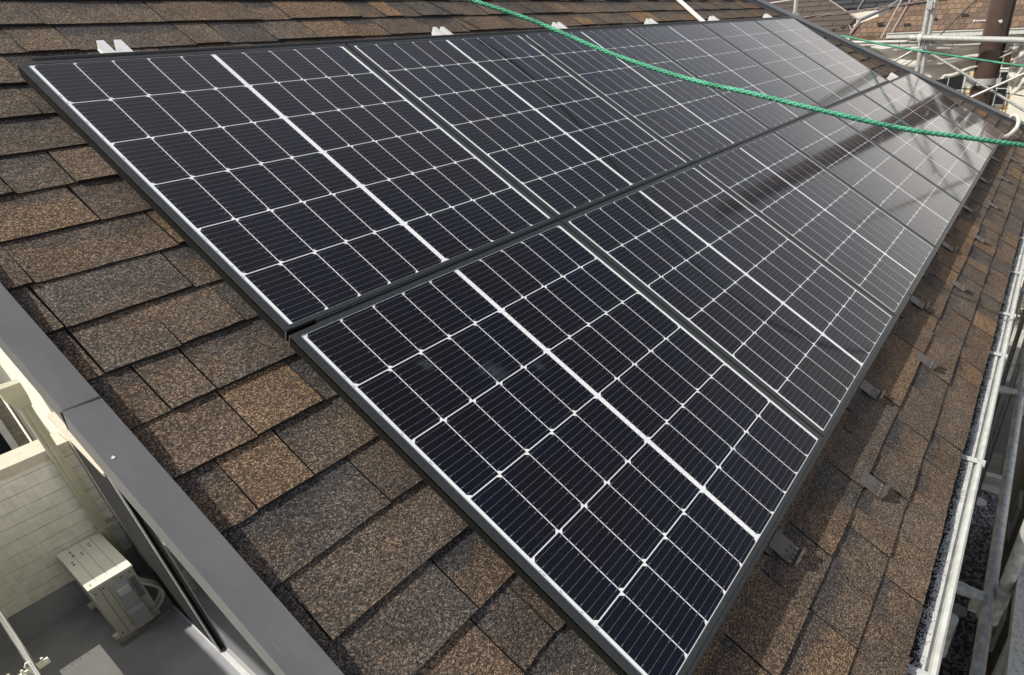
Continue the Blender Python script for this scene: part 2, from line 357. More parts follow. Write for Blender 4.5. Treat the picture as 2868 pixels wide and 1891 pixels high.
M['iron'] = plain('black_wrought_iron', (.015, .015, .015), scale=30, rough=.6)
M['nwall'] = plain('grey_brown_wall', (.150, .140, .110), (.115, .108, .086), scale=10, rough=.85, stretch=(9, 9, .5), bump=.2)
M['soil'] = plain('dirt', (.10, .09, .07), scale=12, rough=1)
M['leaf'] = plain('dull_leaves', (.055, .075, .022), (.10, .10, .03), scale=30, rough=.7)
M['leaf2'] = plain('pale_blossom', (.62, .60, .50), (.45, .43, .33), scale=40, rough=.8)
M['label'] = plain('grey_label', (.34, .35, .37), scale=40, rough=.6)
M['labelink'] = plain('label_ink', (.13, .13, .16), scale=40, rough=.6)
M['cover'] = plain('grey_pvc_cover', (.44, .45, .46), (.38, .39, .40), scale=30, rough=.6)
M['concrete'] = plain('pale_concrete', (.40, .39, .35), (.31, .30, .27), scale=6, rough=.9, bump=.15)
M['asphalt'] = plain('asphalt', (.075, .078, .074), (.052, .054, .052), scale=4, rough=.95, bump=.3, bscale=90)
M['paver'] = brick_mat('stone_pavers', (.13, .125, .105), (.105, .10, .085), (.045, .043, .038), .32, .62, .012, plane='XY', offset=0)
def gravel_mat():
    m, t, b = nm('dark_gravel'); N = t.nodes.new; K = t.links.new
    tc = N('ShaderNodeTexCoord'); vo = N('ShaderNodeTexVoronoi'); vo.inputs['Scale'].default_value = 26; K(tc.outputs['Object'], vo.inputs['Vector'])
    sp = N('ShaderNodeSeparateColor'); K(vo.outputs['Color'], sp.inputs[0])
    r = N('ShaderNodeValToRGB'); K(sp.outputs[0], r.inputs['Fac'])
    r.color_ramp.elements[0].color = (.026, .028, .031, 1); r.color_ramp.elements[1].color = (.26, .28, .31, 1)
    r.color_ramp.elements[0].position = .3
    K(r.outputs['Color'], b.inputs['Base Color']); b.inputs['Roughness'].default_value = .85
    bp = N('ShaderNodeBump'); bp.inputs['Strength'].default_value = 1; bp.inputs['Distance'].default_value = .02; bp.invert = True
    K(vo.outputs['Distance'], bp.inputs['Height']); K(bp.outputs['Normal'], b.inputs['Normal'])
    return m
M['gravel'] = gravel_mat()

# ------------------------------------------------------------------ ground, street
GZ = -7.1
def slab(name, x0, x1, y0, y1, z, mat, kind='structure', h=None):
    b = MB()
    if h: b.box(x0, x1, y0, y1, z - h, z)
    else: b.face([(x0,y0,z),(x1,y0,z),(x1,y1,z),(x0,y1,z)])
    return tag(b.build(name, mat), kind=kind)
slab('ground', -400, 400, -400, 400, GZ - .06, M['soil'])
slab('road', 9.75, 14.45, -300, 300, GZ, M['asphalt'])
slab('paved_yard', 8.92, 9.75, -8, 12, GZ + .004, M['paver'])
slab('gravel_bed', -3, 8.55, -3.12, 1, GZ - .01, M['gravel'], kind='stuff')
slab('kerb', 14.45, 14.62, -300, 300, GZ + .13, M['concrete'], h=.25)
slab('roadside_pavement', 14.62, 15.5, -300, 300, GZ + .11, M['concrete'], h=.2)
slab('roadside_verge', 15.5, 17.0, -300, 300, GZ + .10, M['soil'], h=.2)
b = MB(); b.box(8.80, 8.92, -3.2, 6, GZ - .1, GZ + .14); b.box(8.55, 8.80, -3.2, 6, GZ - .1, GZ + .02)
tag(b.build('kerb_edging', M['concrete'], bevel=.01), kind='structure')
for i, (x, y) in enumerate(((8.22, -2.87), (5.77, -2.88))):
    b = MB(); pr = [(.115*math.cos(a*math.pi/14), .115*math.sin(a*math.pi/14)) for a in range(28)]
    b.prism(pr, 2, 0, .012); pr2 = [(p[0]*.86, p[1]*.86) for p in pr]; b.prism(pr2, 2, .012, .018)
    o = b.build('drain_cover', M['cover'], loc=(x, y, GZ - .008))
    tag(o, ['round grey drain cover in the gravel near the pale kerb edging', 'round grey drain cover in dark gravel beside the lowest scaffold tube'][i], 'drain cover', 'drain covers in the gravel')

# ------------------------------------------------------------------ our house
house = thing('house', 'own house with brown shingle roof carrying the solar panels, grey roof-edge flashing', 'house', (3.7, 0, GZ))
HL = Vector((3.7, 0, GZ))
def hp(bm, name, mat, bevel=0.0, parent=None, rot=None, par_loc=HL):
    """a part of the house: built in world coordinates, parented to the house Empty"""
    o = bm.build(name, mat, parent=parent or house, bevel=bevel)
    if parent is None or parent is house: o.location = -HL
    if rot: o.rotation_euler = rot
    return o
EXPO = .147; NR = -.080
U0 = -.835
def hipu(v, n=NR): return 5.95 - cs*v + sn*n
def clip_hip(poly):
    outp = []
    for i in range(len(poly)):
        a, bq = poly[i], poly[(i+1) % len(poly)]
        da = hipu(a[1]) - a[0]; db = hipu(bq[1]) - bq[0]
        if da >= 0: outp.append(a)
        if da*db < 0:
            s_ = da/(da - db); outp.append((a[0] + (bq[0]-a[0])*s_, a[1] + (bq[1]-a[1])*s_))
    return outp
TONES = [((.116, .089, .068), 8), ((.106, .085, .069), 8), ((.097, .081, .069), 6), ((.165, .110, .069), 2), ((.138, .099, .069), 3), ((.079, .071, .066), 3)]
bag = [c for c, k in TONES for _ in range(k)]
rb = MB()
rng = random.Random(11)
VE = -2.738          # eave line
COURSE0 = -2.755
k = 0
v = VE
while v < 4.35:
    vt = min(COURSE0 + EXPO*(k + 1) + .012, 4.4)
    u = U0 - rng.uniform(0, .3)
    raised = rng.random() < .5
    hw = .006
    while u < hipu(v) + .1:
        wd = rng.choice((.11, .14, .17, .2, .24, .29, .33)) + rng.uniform(-.02, .02)
        raised = (not raised) if rng.random() < .8 else raised
        t = .0098 if raised else .0056
        t += rng.uniform(-.0008, .0012)
        ua, ub = max(u + .0016, U0), u + wd - .0016
        u += wd
        if ub < U0 + .01: continue
        col = list(rng.choice(bag)); f = rng.uniform(.88, 1.12); col = [c*f for c in col]
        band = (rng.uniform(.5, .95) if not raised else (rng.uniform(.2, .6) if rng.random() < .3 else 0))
        jag = rng.uniform(-.003, .003); skew = rng.uniform(-.004, .004)
        # bottom edge with small wobble
        nb = 4
        bot = [(ua + (ub-ua)*i/nb, v + jag*(i/nb) + rng.uniform(-.0015, .0015)) for i in range(nb + 1)]
        poly = clip_hip(bot + [(ub + skew, vt), (ua + skew, vt)])
        if len(poly) < 3: continue
        def P(p, dn=0):
            fr = min(max((p[1] - v)/(vt - v), 0), 1)
            return (p[0], p[1], NR + t*(1 - fr)*1.0 + .002*fr + (.0022 if True else 0)*(1-fr) + dn)
        top = [P(p) for p in poly]; low = [(p[0], p[1], NR - .004) for p in poly]
        uvs = [(p[0], (p[1]-v)/EXPO) for p in poly]
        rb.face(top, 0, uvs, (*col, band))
        for i in range(len(poly)):
            j = (i + 1) % len(poly)
            if poly[i][1] > v + EXPO and poly[j][1] > v + EXPO: continue
            rb.face([low[i], low[j], top[j], top[i]], 1)
    k += 1; v = COURSE0 + EXPO*k
# dark felt under the tabs, and the sheathing
VR = 4.38
rb.face([(U0, VE+.004, NR - .003), (hipu(VE), VE+.004, NR - .003), (hipu(VR), VR, NR - .003), (U0, VR, NR - .003)], 1)
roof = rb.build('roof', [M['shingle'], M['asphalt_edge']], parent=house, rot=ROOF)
roof.location = -HL
# roof sheathing + the two slopes on the far side (hip face, back slope)
b = MB()
def roofpt(X, Y, Z): return (X, Y, Z)
e0 = rw(U0, VE + .004, NR - .02); e1 = rw(hipu(VE), VE + .004, NR - .02); r0 = rw(U0, VR, NR - .02); r1 = rw(hipu(VR), VR, NR - .02)
dn = Vector((0, 0, -.11))
b.hexa([e0 + dn, e1 + dn, r1 + dn, r0 + dn, e0, e1, r1, r0])
hp(b, 'roof_deck', M['barge'])
b = MB()
yb = 2*r0.y - e0.y
x1b = e1.x
b.face([r0 + Vector((0,.01,.015)), r1 + Vector((0,.01,.015)), (x1b, yb, e0.z), (U0, yb, e0.z)], 0, [(0,1),(6,1),(8,0),(0,0)], (.115, .096, .08, 0))
b.face([e1 + Vector((.01,0,.012)), (x1b + .01, yb, e0.z + .012), r1 + Vector((.01,0,.012))], 0, [(0,0),(12,0),(6,1)], (.115, .096, .08, 0))
hp(b, 'far_roof_slope', [M['shingle']])
# ridge cap
b = MB(); b.box(U0, r1.x, r0.y - .08, r0.y + .08, r0.z - .01, r0.z + .07); hp(b, 'ridge_cap', M['flashdark'], bevel=.01)
# grey metal flashing along the left rake, lapped in two lengths
def rake_piece(v0, v1, dz):
    b = MB(); t = lambda p: p
    prof = [(-.832, -.066), (-.834, -.055 + dz), (-.894 - dz, -.053 + dz), (-.8965 - dz, -.112), (-.892, -.112), (-.890, -.058), (-.838, -.060)]
    b.prism(prof, 1, v0, v1, caps=True)
    # prism(axis 1) gives (x, t, y): roof-frame u, v, n
    o = b.build('rake_flashing', M['flash'], parent=house, rot=ROOF, bevel=.0015); o.location = -HL
rake_piece(-1.075, 4.4, 0.0)
rake_piece(-2.775, -1.055, 0.0022)
b = MB(); b.box(-.8955, -.834, -1.0552, -1.0525, -.0535, -.0506); b.box(-.8990, -.8965, -1.0552, -1.0525, -.112, -.052)
o = b.build('lap_sealant', M['acgroove'], parent=house, rot=ROOF); o.location = -HL
b = MB(); b.face([(-.886, -1.196, -.0503), (-.8815, -1.190, -.0503), (-.8785, -1.1965, -.0503), (-.883, -1.1985, -.0503)])
o = b.build('paint_chip', M['white'], parent=house, rot=ROOF); o.location = -HL
# the taupe board under it
b = MB(); b.box(-.884, -.862, -2.74, 4.36, -.165, -.113)
o = b.build('barge_board', M['barge'], parent=house, rot=ROOF); o.location = -HL
b = MB(); b.box(-.861, -.405, -2.70, 4.3, -.235, -.215); o = b.build('soffit', M['whitewall'], parent=house, rot=ROOF); o.location = -HL
# metal cap over the hip: raised box with two sloping plates
b = MB()
d = Vector((1, -1, -sn/cs)).normalized()              # down the hip
side = Vector((-1, -1, 0)).normalized()               # towards our slope (horizontal)
nrm = rw(0, 0, 1)
inpl = d.cross(nrm).normalized()                      # in our roof plane, across the hip
if inpl.dot(Vector((1, 1, 0))) > 0: inpl = -inpl      # pointing onto our slope
n2 = Vector((sn, 0, cs)); in2 = d.cross(n2).normalized()
if in2.dot(Vector((1, 1, 0))) < 0: in2 = -in2
def hipX(vv): 
    p = rw(hipu(vv, NR), vv, NR); return p
hA, hB = hipX(4.36), hipX(-2.44)
lift = Vector((0, 0, .048))
def hipprof(p):
    a = p + inpl*.088 + Vector((0, 0, .003)); 
    return [a, a + Vector((0,0,.048)), p + Vector((0,0,.062)), p + in2*.088 + Vector((0,0,.051)), p + in2*.088 + Vector((0,0,.003))]
A_, B_ = hipprof(hA), hipprof(hB)
for i in range(4): b.face([A_[i], A_[i+1], B_[i+1], B_[i]])
b.face(A_); b.face(B_[::-1])
# small drip lip that throws the shadow line on the cap's side
def lip(p, q):
    o1 = inpl*.008
    b.hexa([p[1] + Vector((0,0,-.006)), p[1] + o1 + Vector((0,0,-.008)), q[1] + o1 + Vector((0,0,-.008)), q[1] + Vector((0,0,-.006)),
            p[1] + Vector((0,0,.0015)), p[1] + o1 + Vector((0,0,-.002)), q[1] + o1 + Vector((0,0,-.002)), q[1] + Vector((0,0,.0015))])
lip(A_, B_)
hp(b, 'hip_cap', M['flashdark'])
# walls
b = MB()
WX0, WX1, WY0, WY1 = -.42, 7.75, -1.9, 9.4
ridge_z = lambda y: None
yr, zr = r0.y, r0.z - .30
def wz(y): return zr - abs(y - yr)*math.tan(SL)
b.face([(WX0, WY1, GZ), (WX0, WY0, GZ), (WX0, WY0, wz(WY0)), (WX0, yr, zr), (WX0, WY1, wz(WY1))])
hp(b, 'gable_wall', M['cream'])
b = MB(); b.face([(WX0, WY0, GZ), (WX1, WY0, GZ), (WX1, WY0, wz(WY0)), (WX0, WY0, wz(WY0))])
b.face([(WX1, WY0, GZ), (WX1, WY1, GZ), (WX1, WY1, wz(WY0)), (WX1, WY0, wz(WY0))])
hp(b, 'wall', M['whitewall'])
b = MB(); b.box(U0, 8.2, -2.30, -1.9, -1.66, -1.63); hp(b, 'eave_soffit', M['whitewall'])
b = MB(); b.box(U0, 8.2, -2.30, -2.272, -1.66, -1.47); hp(b, 'fascia', M['whitewall'])
# gutter
b = MB()
gp = [(-2.270, -1.462), (-2.270, -1.466), (-2.280, -1.474), (-2.3765, -1.474), (-2.3785, -1.488), (-2.3865, -1.488), (-2.3895, -1.470), (-2.392, -1.466), (-2.402, -1.464), (-2.408, -1.470),
      (-2.408, -1.482), (-2.400, -1.486), (-2.397, -1.566), (-2.388, -1.574), (-2.276, -1.574), (-2.266, -1.566), (-2.266, -1.462)]
b.prism(gp, 0, -.86, 8.25)
b.box(-.862, -.858, -2.40, -2.268, -1.572, -1.47); 
gut = hp(b, 'gutter', M['gutter'])
for x in (-.85, .098, 1.096, 2.03, 2.55, 3.25, 4.0, 4.9, 5.8, 6.7, 7.6):
    b = MB()
    b.box(x - .012, x + .012, -2.400, -2.300, -1.466, -1.462); b.box(x - .010, x + .010, -2.414, -2.392, -1.4805, -1.4600); b.box(x - .004, x + .004, -2.39, -2.30, -1.4615, -1.4585)
    o = b.build('gutter_strap', M['gclip'], parent=gut)
# granule debris lying in the gutter
b = MB(); rd = random.Random(3)
for i in range(30000):
    x = -.84 + 7*rd.random()**1.6
    clump = .5 + .5*math.sin(x*41)*math.sin(x*17 + 1) + .3*math.sin(x*97) + .25*math.sin(x*211 + 2)
    reach = .015 + .024*max(0, min(1, clump*.6 + .4))
    a = abs(rd.gauss(0, 1))*reach*.75
    y = -2.329 - a
    if y < -2.3755: continue
    if math.sin(x*613 + 3*math.sin(y*420))*math.sin(x*287 + y*600 + 1.3) + .5*math.sin(y*760 + x*140 + 2*math.sin(x*97)) < -.05 and a > .004: continue
    z = -1.4728 + rd.uniform(0, .0012)
    s_ = rd.uniform(.0014, .0042)*(1.3 - min(1, a/.04))
    an = rd.uniform(0, 6.28); el = rd.uniform(1.0, 2.2)
    p = [(x + math.cos(an + q)*s_*(el if q_ % 2 == 0 else 1), y + math.sin(an + q)*s_, z + (0.0018 if q_ == 1 else 0)) for q_, q in enumerate((0, 1.4, 3.1, 4.5))]
    b.face(p)
# densest strip against the back of the gutter
prevx = -.84
while prevx < 5.5:
    dx = rd.uniform(.006, .02); w0 = rd.uniform(.0, .014)
    b.face([(prevx, -2.30, -1.4728), (prevx + dx, -2.30, -1.4728), (prevx + dx*.8, -2.326 - w0*.6, -1.4725), (prevx + dx*.2, -2.326 - w0*.5, -1.4725)]); prevx += dx*.8
tag(b.build('gutter_debris', M['debris']), 'black shingle granules washed into the white gutter along the roof edge', 'debris', kind='stuff')

# ------------------------------------------------------------------ balcony at the left
FZ = -4.15
b = MB(); b.box(-3.2, -.42, .2, 3.63, FZ - .25, FZ); hp(b, 'balcony_floor', M['frp'])
b = MB(); b.box(-1.72, -1.60, .2, 3.6, FZ, FZ + 1.41); hp(b, 'balcony_side_wall', M['cream'])
b = MB(); b.box(-3.2, -.425, 3.606, 3.80, FZ + .31, -2.735)
for i in range(10):
    z0 = FZ + .31 + i*.1175; z1 = min(z0 + .1135, -2.735)
    if z1 - z0 > .02: b.hexa([(-3.2,3.598,z0),(-.425,3.598,z0),(-.425,3.608,z0),(-3.2,3.608,z0),(-3.2,3.5945,z1),(-.425,3.5945,z1),(-.425,3.608,z1),(-3.2,3.608,z1)])
hp(b, 'balcony_parapet', M['siding'])
b = MB(); b.box(-3.2, -.425, 3.612, 3.80, FZ, FZ + .31); b.box(-3.2, -.425, 3.595, 3.612, FZ, FZ + .02); hp(b, 'balcony_upstand', M['frp'])
b = MB(); b.box(-3.2, -.425, 3.575, 3.83, -2.735, -2.655); hp(b, 'parapet_coping', M['coping'], bevel=.004)
# window onto the balcony (gable wall): charcoal sash, hood, clear pane
win = MB()
def ztop(y): return -2.19 - (3.08 - y)*.25
win.hexa([(-.474, 2.12, FZ+.02), (-.421, 2.12, FZ+.02), (-.421, 2.93, FZ+.02), (-.474, 2.93, FZ+.02), (-.474, 2.36, ztop(2.36)-.03), (-.421, 2.36, ztop(2.36)-.03), (-.421, 3.05, ztop(3.05)-.03), (-.474, 3.05, ztop(3.05)-.03)])
wo = hp(win, 'window', M['darksash'], bevel=.002)
b = MB(); b.hexa([(-.482,2.098,FZ+.02),(-.472,2.098,FZ+.02),(-.472,2.12,FZ+.02),(-.482,2.12,FZ+.02),(-.482,2.338,ztop(2.4)-.04),(-.472,2.338,ztop(2.4)-.04),(-.472,2.36,ztop(2.4)-.04),(-.482,2.36,ztop(2.4)-.04)]); b.build('stile', M['alu'], parent=wo)
b = MB(); b.box(-.47, -.421, .25, .31, FZ + .02, -2.42); b.build('jamb', M['darksash'], parent=wo)
b = MB(); b.box(-.452, -.446, .31, 2.30, FZ + .05, -2.42); b.build('pane', M['mirrorglass'], parent=wo)
b = MB(); b.box(-.483, -.421, .25, 2.93, FZ + .004, FZ + .016); b.build('sill', M['alu'], parent=wo)
b = MB()
for (xa, xb, d0, d1) in ((-.502, -.421, -.016, 0), (-.502, -.494, -.028, -.016)):
    b.hexa([(xa, 2.3, ztop(2.3)+d0), (xb, 2.3, ztop(2.3)+d0), (xb, 3.09, ztop(3.09)+d0), (xa, 3.09, ztop(3.09)+d0), (xa, 2.3, ztop(2.3)+d1), (xb, 2.3, ztop(2.3)+d1), (xb, 3.09, ztop(3.09)+d1), (xa, 3.09, ztop(3.09)+d1)])
b.build('hood', M['coping'], parent=wo)
# downpipe in the corner with its rainwater head
b = MB(); b.box(-.568, -.498, 3.53, 3.59, FZ + .32, -2.20); b.box(-.545, -.522, 3.522, 3.53, FZ + .32, -2.2)
dp = hp(b, 'downpipe', M['olive'], bevel=.008)
b = MB(); b.hexa([(-.575,3.52,-2.25),(-.492,3.52,-2.25),(-.492,3.6,-2.25),(-.575,3.6,-2.25),(-.610,3.50,-2.16),(-.485,3.50,-2.16),(-.485,3.6,-2.16),(-.610,3.6,-2.16)])
b.box(-.610, -.485, 3.50, 3.60, -2.16, -2.05); b.build('rainwater_head', M['olive'], parent=dp, bevel=.004)
b = MB(); b.box(-.575, -.42, 3.515, 3.6, -3.5, -3.47); b.build('pipe_bracket', M['olive'], parent=dp)

# air conditioner outdoor unit
ac = thing('air_conditioner', 'ivory air conditioner outdoor unit standing in the balcony corner, piped end facing out', 'air conditioner', (-.7, 3.24, FZ))
AL = Vector((-.7, 3.24, FZ))
def ap(bm, name, mat, bevel=0.0, parent=None):
    o = bm.build(name, mat, parent=parent or ac, bevel=bevel)
    if not parent: o.location = -AL
    return o
b = MB(); b.box(-.856, -.572, 2.905, 3.575, FZ + .045, FZ + .598); body = ap(b, 'casing', M['acgrey'], .008)
b = MB(); b.box(-.862, -.566, 2.897, 3.583, FZ + .596, FZ + .618)
lid = ap(b, 'top_lid', M['ac'], .006)
for x in (-.79, -.714, -.64):
    b = MB(); b.box(x, x + .0022, 2.96, 3.575, FZ + .6178, FZ + .6184); b.build('seam', M['acgroove'], parent=lid)
for (x, y, l) in ((-.82, 3.30, .07), (-.74, 3.38, .05), (-.79, 3.42, .10), (-.67, 3.44, .06), (-.83, 2.93, .03)):
    b = MB(); pts = [(x + math.sin(a*1.7)*.005 + (.004 if a < 6 else -.004), y + l*(a if a < 6 else 11 - a)/5, FZ + .6190) for a in range(12)]; b.face(pts)
    b.build('rust_stain', M['rust'], parent=lid)
for (xa, za, zb_) in ((-.802, .06, .58), (-.757, .09, .55)):
    b = MB(); b.box(xa, xa + .003, 2.9020, 2.906, FZ + za, FZ + zb_); ap(b, 'panel_groove', M['acgroove'])
for (xa, za) in ((-.835, .55), (-.835, .09), (-.78, .56), (-.66, .565), (-.60, .57)):
    b = MB(); b.tube([(xa, 2.906, FZ + za), (xa, 2.9, FZ + za)], .006, 10); ap(b, 'screw', M['acgroove'])
b = MB()
b.hexa([(-.735, 2.860, FZ+.10), (-.640, 2.860, FZ+.10), (-.640, 2.906, FZ+.07), (-.735, 2.906, FZ+.07),
        (-.735, 2.868, FZ+.50), (-.640, 2.868, FZ+.50), (-.640, 2.906, FZ+.545), (-.735, 2.906, FZ+.545)])
cov = ap(b, 'valve_cover', M['cover'], .006)
b = MB(); b.hexa([(-.742, 2.835, FZ+.09), (-.633, 2.835, FZ+.09), (-.633, 2.862, FZ+.085), (-.742, 2.862, FZ+.085), (-.742, 2.838, FZ+.25), (-.633, 2.838, FZ+.25), (-.633, 2.866, FZ+.28), (-.742, 2.866, FZ+.28)])
b.build('lower_cover', M['cover'], parent=cov, bevel=.005)
b = MB(); b.box(-.728, -.648, 2.852, 2.868, FZ+.44, FZ+.50); b.build('cover_handle', M['white'], parent=cov, bevel=.004)
b = MB(); b.box(-.626, -.585, 2.9005, 2.9045, FZ + .30, FZ + .52); lab = ap(b, 'rating_label', M['label'])
b = MB()
rl = random.Random(5)
for i in range(13):
    z = FZ + .312 + i*.0155; x = -.622
    while x < -.592:
        wq = rl.uniform(.003, .011); b.box(x, min(x + wq, -.589), 2.8998, 2.9005, z, z + .007, skip='+'); x += wq + .0025
b.build('label_print', M['labelink'], parent=lab)
for (ya, yb2) in ((2.865, 2.955), (3.45, 3.54)):
    b = MB(); b.box(-.885, -.505, ya, yb2, FZ + .001, FZ + .046); ap(b, 'base_foot', M['foot'], .004)
for (ya, yb2) in ((2.925, 2.965), (3.47, 3.51)):
    b = MB(); b.box(-.892, -.858, ya, yb2, FZ + .0465, FZ + .085); ap(b, 'fixing_lug', M['ac'], .003)
for dy, rr, q in ((0, .0145, 0), (.05, .0145, .012)):
    b = MB(); pts = []
    for i in range(15):
        a = i/14
        x = -.600 + .105*math.sin(math.pi*min(1, a*1.02))**.8 + .010*q
        z = FZ + .46 - .335*a - q*1.6
        y = 2.93 - dy*.0 - .045*math.sin(math.pi*a) - q*3
        pts.append((x, y, z))
    pts[0] = (-.60, 2.99, FZ + .47 - q); pts[-1] = (-.63, 2.90, FZ + .135 - q*2)
    b.tube(pts, rr, 12); ap(b, 'refrigerant_pipe', M['pipe_ins'])

# white storage box, laundry pole and its bracket
bx = thing('storage_box', 'white box with a flat lid standing on the grey balcony floor', 'storage box', (-1.11, 2.26, FZ))
b = MB(); b.box(-.115, .115, -.35, .34, .0, .325); b.build('body', M['white'], parent=bx, bevel=.006)
b = MB(); b.box(-.122, .122, -.36, .35, .325, .352); ld = b.build('lid', M['white'], parent=bx, bevel=.005)
for i in range(4):
    b = MB(); b.box(-.105 + i*.05, -.097 + i*.05, .325, .331, .3515, .3535); b.build('rivet', M['acgroove'], parent=ld)
b = MB(); b.box(-.1225, -.10, .335, .352, .20, .345); b.build('rust_edge', M['rust'], parent=bx)
b = MB(); b.tube([(-1.262, 2.75, -2.98), (-1.268, 2.2, -2.98), (-1.275, .9, -2.98)], .0155, 20); b.tube([(-1.262, 2.752, -2.98), (-1.262, 2.77, -2.98)], .0165, 16)
tag(b.build('laundry_pole', M['steel']), 'shiny stainless steel laundry pole above the balcony floor', 'laundry pole')
br_ = thing('laundry_bracket', 'ivory hooked bracket carrying the stainless laundry pole', 'bracket', (-1.28, 1.76, -3.0))
b = MB(); b.box(-.33, .075, -.018, .018, -.04, -.018); b.box(-.33, .072, -.006, .006, -.019, -.012, 0); b.build('arm', M['ac'], parent=br_, bevel=.003)
for xx in (-.07, .02):
    b = MB(); b.tube([(xx - .028, 0, -.018), (xx - .036, 0, .018), (xx - .026, 0, .034), (xx - .01, 0, .03)], .0065, 8); b.build('hook', M['ac'], parent=br_)
    b = MB(); b.tube([(xx + .028, 0, -.02), (xx + .034, 0, .01)], .0065, 8); b.build('hook', M['ac'], parent=br_)
b = MB(); b.tube([(-.615, 1.575, FZ + .004), (-.615, 1.575, FZ + .02)], .03, 20); b.tube([(-.615,1.575,FZ+.02),(-.615,1.575,FZ+.03)], .018, 14)
tag(b.build('floor_drain', M['iron']), 'small black floor drain at the bottom edge of the balcony floor', 'floor drain')

# house wing / neighbour's wall beyond the parapet
nw = thing('neighbour_wall', 'beige tiled house wall with a white window beyond the balcony parapet', 'house wall', (-2.4, 5.7, GZ))
NL = Vector((-2.4, 5.7, GZ))
b = MB(); b.box(-4.4, -.45, 5.7, 5.9, GZ, -.6); o = b.build('wall', M['brick_beige'], parent=nw); o.location = -NL
b = MB(); b.box(-1.4, -.545, 5.64, 5.70, -3.62, -3.55); b.box(-.60, -.545, 5.64, 5.70, -3.55, -2.5); b.box(-1.4, -.545, 5.64, 5.70, -2.5, -2.44)
o = b.build('window_frame', M['white'], parent=nw); o.location = -NL
b = MB(); b.box(-1.36, -.60, 5.675, 5.685, -3.55, -2.5); o2 = b.build('pane', M['glass'], parent=o)
b = MB(); b.box(-.62, -.50, 5.58, 5.70, -3.62, -3.50); o3 = b.build('shutter_box', M['white'], parent=nw, bevel=.006); o3.location = -NL

# ------------------------------------------------------------------ solar panels
PW, PH = .990, 1.131           # frame outside
WW, WH = .9558, 1.107          # glass seen inside the frame lip
def panel_frame():
    b = MB(); fw = (PW - WW)/2; fh = (PH - WH)/2; z1 = .0022; z0 = -.035
    X0, X1, Y0, Y1 = -PW/2, PW/2, -PH/2, PH/2
    # long sides (left/right) butt against top/bottom members
    b.box(X0, X0 + fw, Y0 + .0006, Y1 - .0006, -.004, z1); b.box(X1 - fw, X1, Y0 + .0006, Y1 - .0006, -.004, z1)
    b.box(X0 + fw + .0004, X1 - fw - .0004, Y0, Y0 + fh, -.004, z1 - .0003); b.box(X0 + fw + .0004, X1 - fw - .0004, Y1 - fh, Y1, -.004, z1 - .0003)
    # web with the groove line seen under the lip, then the lower skirt
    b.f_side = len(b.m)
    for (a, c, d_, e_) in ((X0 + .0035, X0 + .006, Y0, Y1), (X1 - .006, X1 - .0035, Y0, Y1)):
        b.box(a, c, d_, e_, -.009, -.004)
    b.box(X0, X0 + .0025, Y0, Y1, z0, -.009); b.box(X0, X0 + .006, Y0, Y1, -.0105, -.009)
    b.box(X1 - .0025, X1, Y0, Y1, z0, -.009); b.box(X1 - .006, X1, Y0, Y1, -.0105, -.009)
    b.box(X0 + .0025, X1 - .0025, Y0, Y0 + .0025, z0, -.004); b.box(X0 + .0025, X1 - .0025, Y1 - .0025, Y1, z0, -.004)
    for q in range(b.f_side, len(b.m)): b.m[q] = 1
    b.box(X0, X0 + .03, Y0 + .003, Y1 - .003, z0 - .0012, z0); b.box(X1 - .03, X1, Y0 + .003, Y1 - .003, z0 - .0012, z0)
    return b
def panel_ends():
    b = MB(); X0, X1, Y0, Y1 = -PW/2, PW/2, -PH/2, PH/2
    out_ = []
    for y0, y1 in ((Y0 - .0012, Y0 - .0001), (Y1 + .0001, Y1 + .0012)):
        for x0, x1 in ((X0, X0 + .0025), (X1 - .0025, X1)):
            b = MB(); b.box(x0, x1, y0, y1, -.035, -.001); out_.append(b)
    return out_
CW, CH = .0897, .1808; PX, PY = .0925, .1842
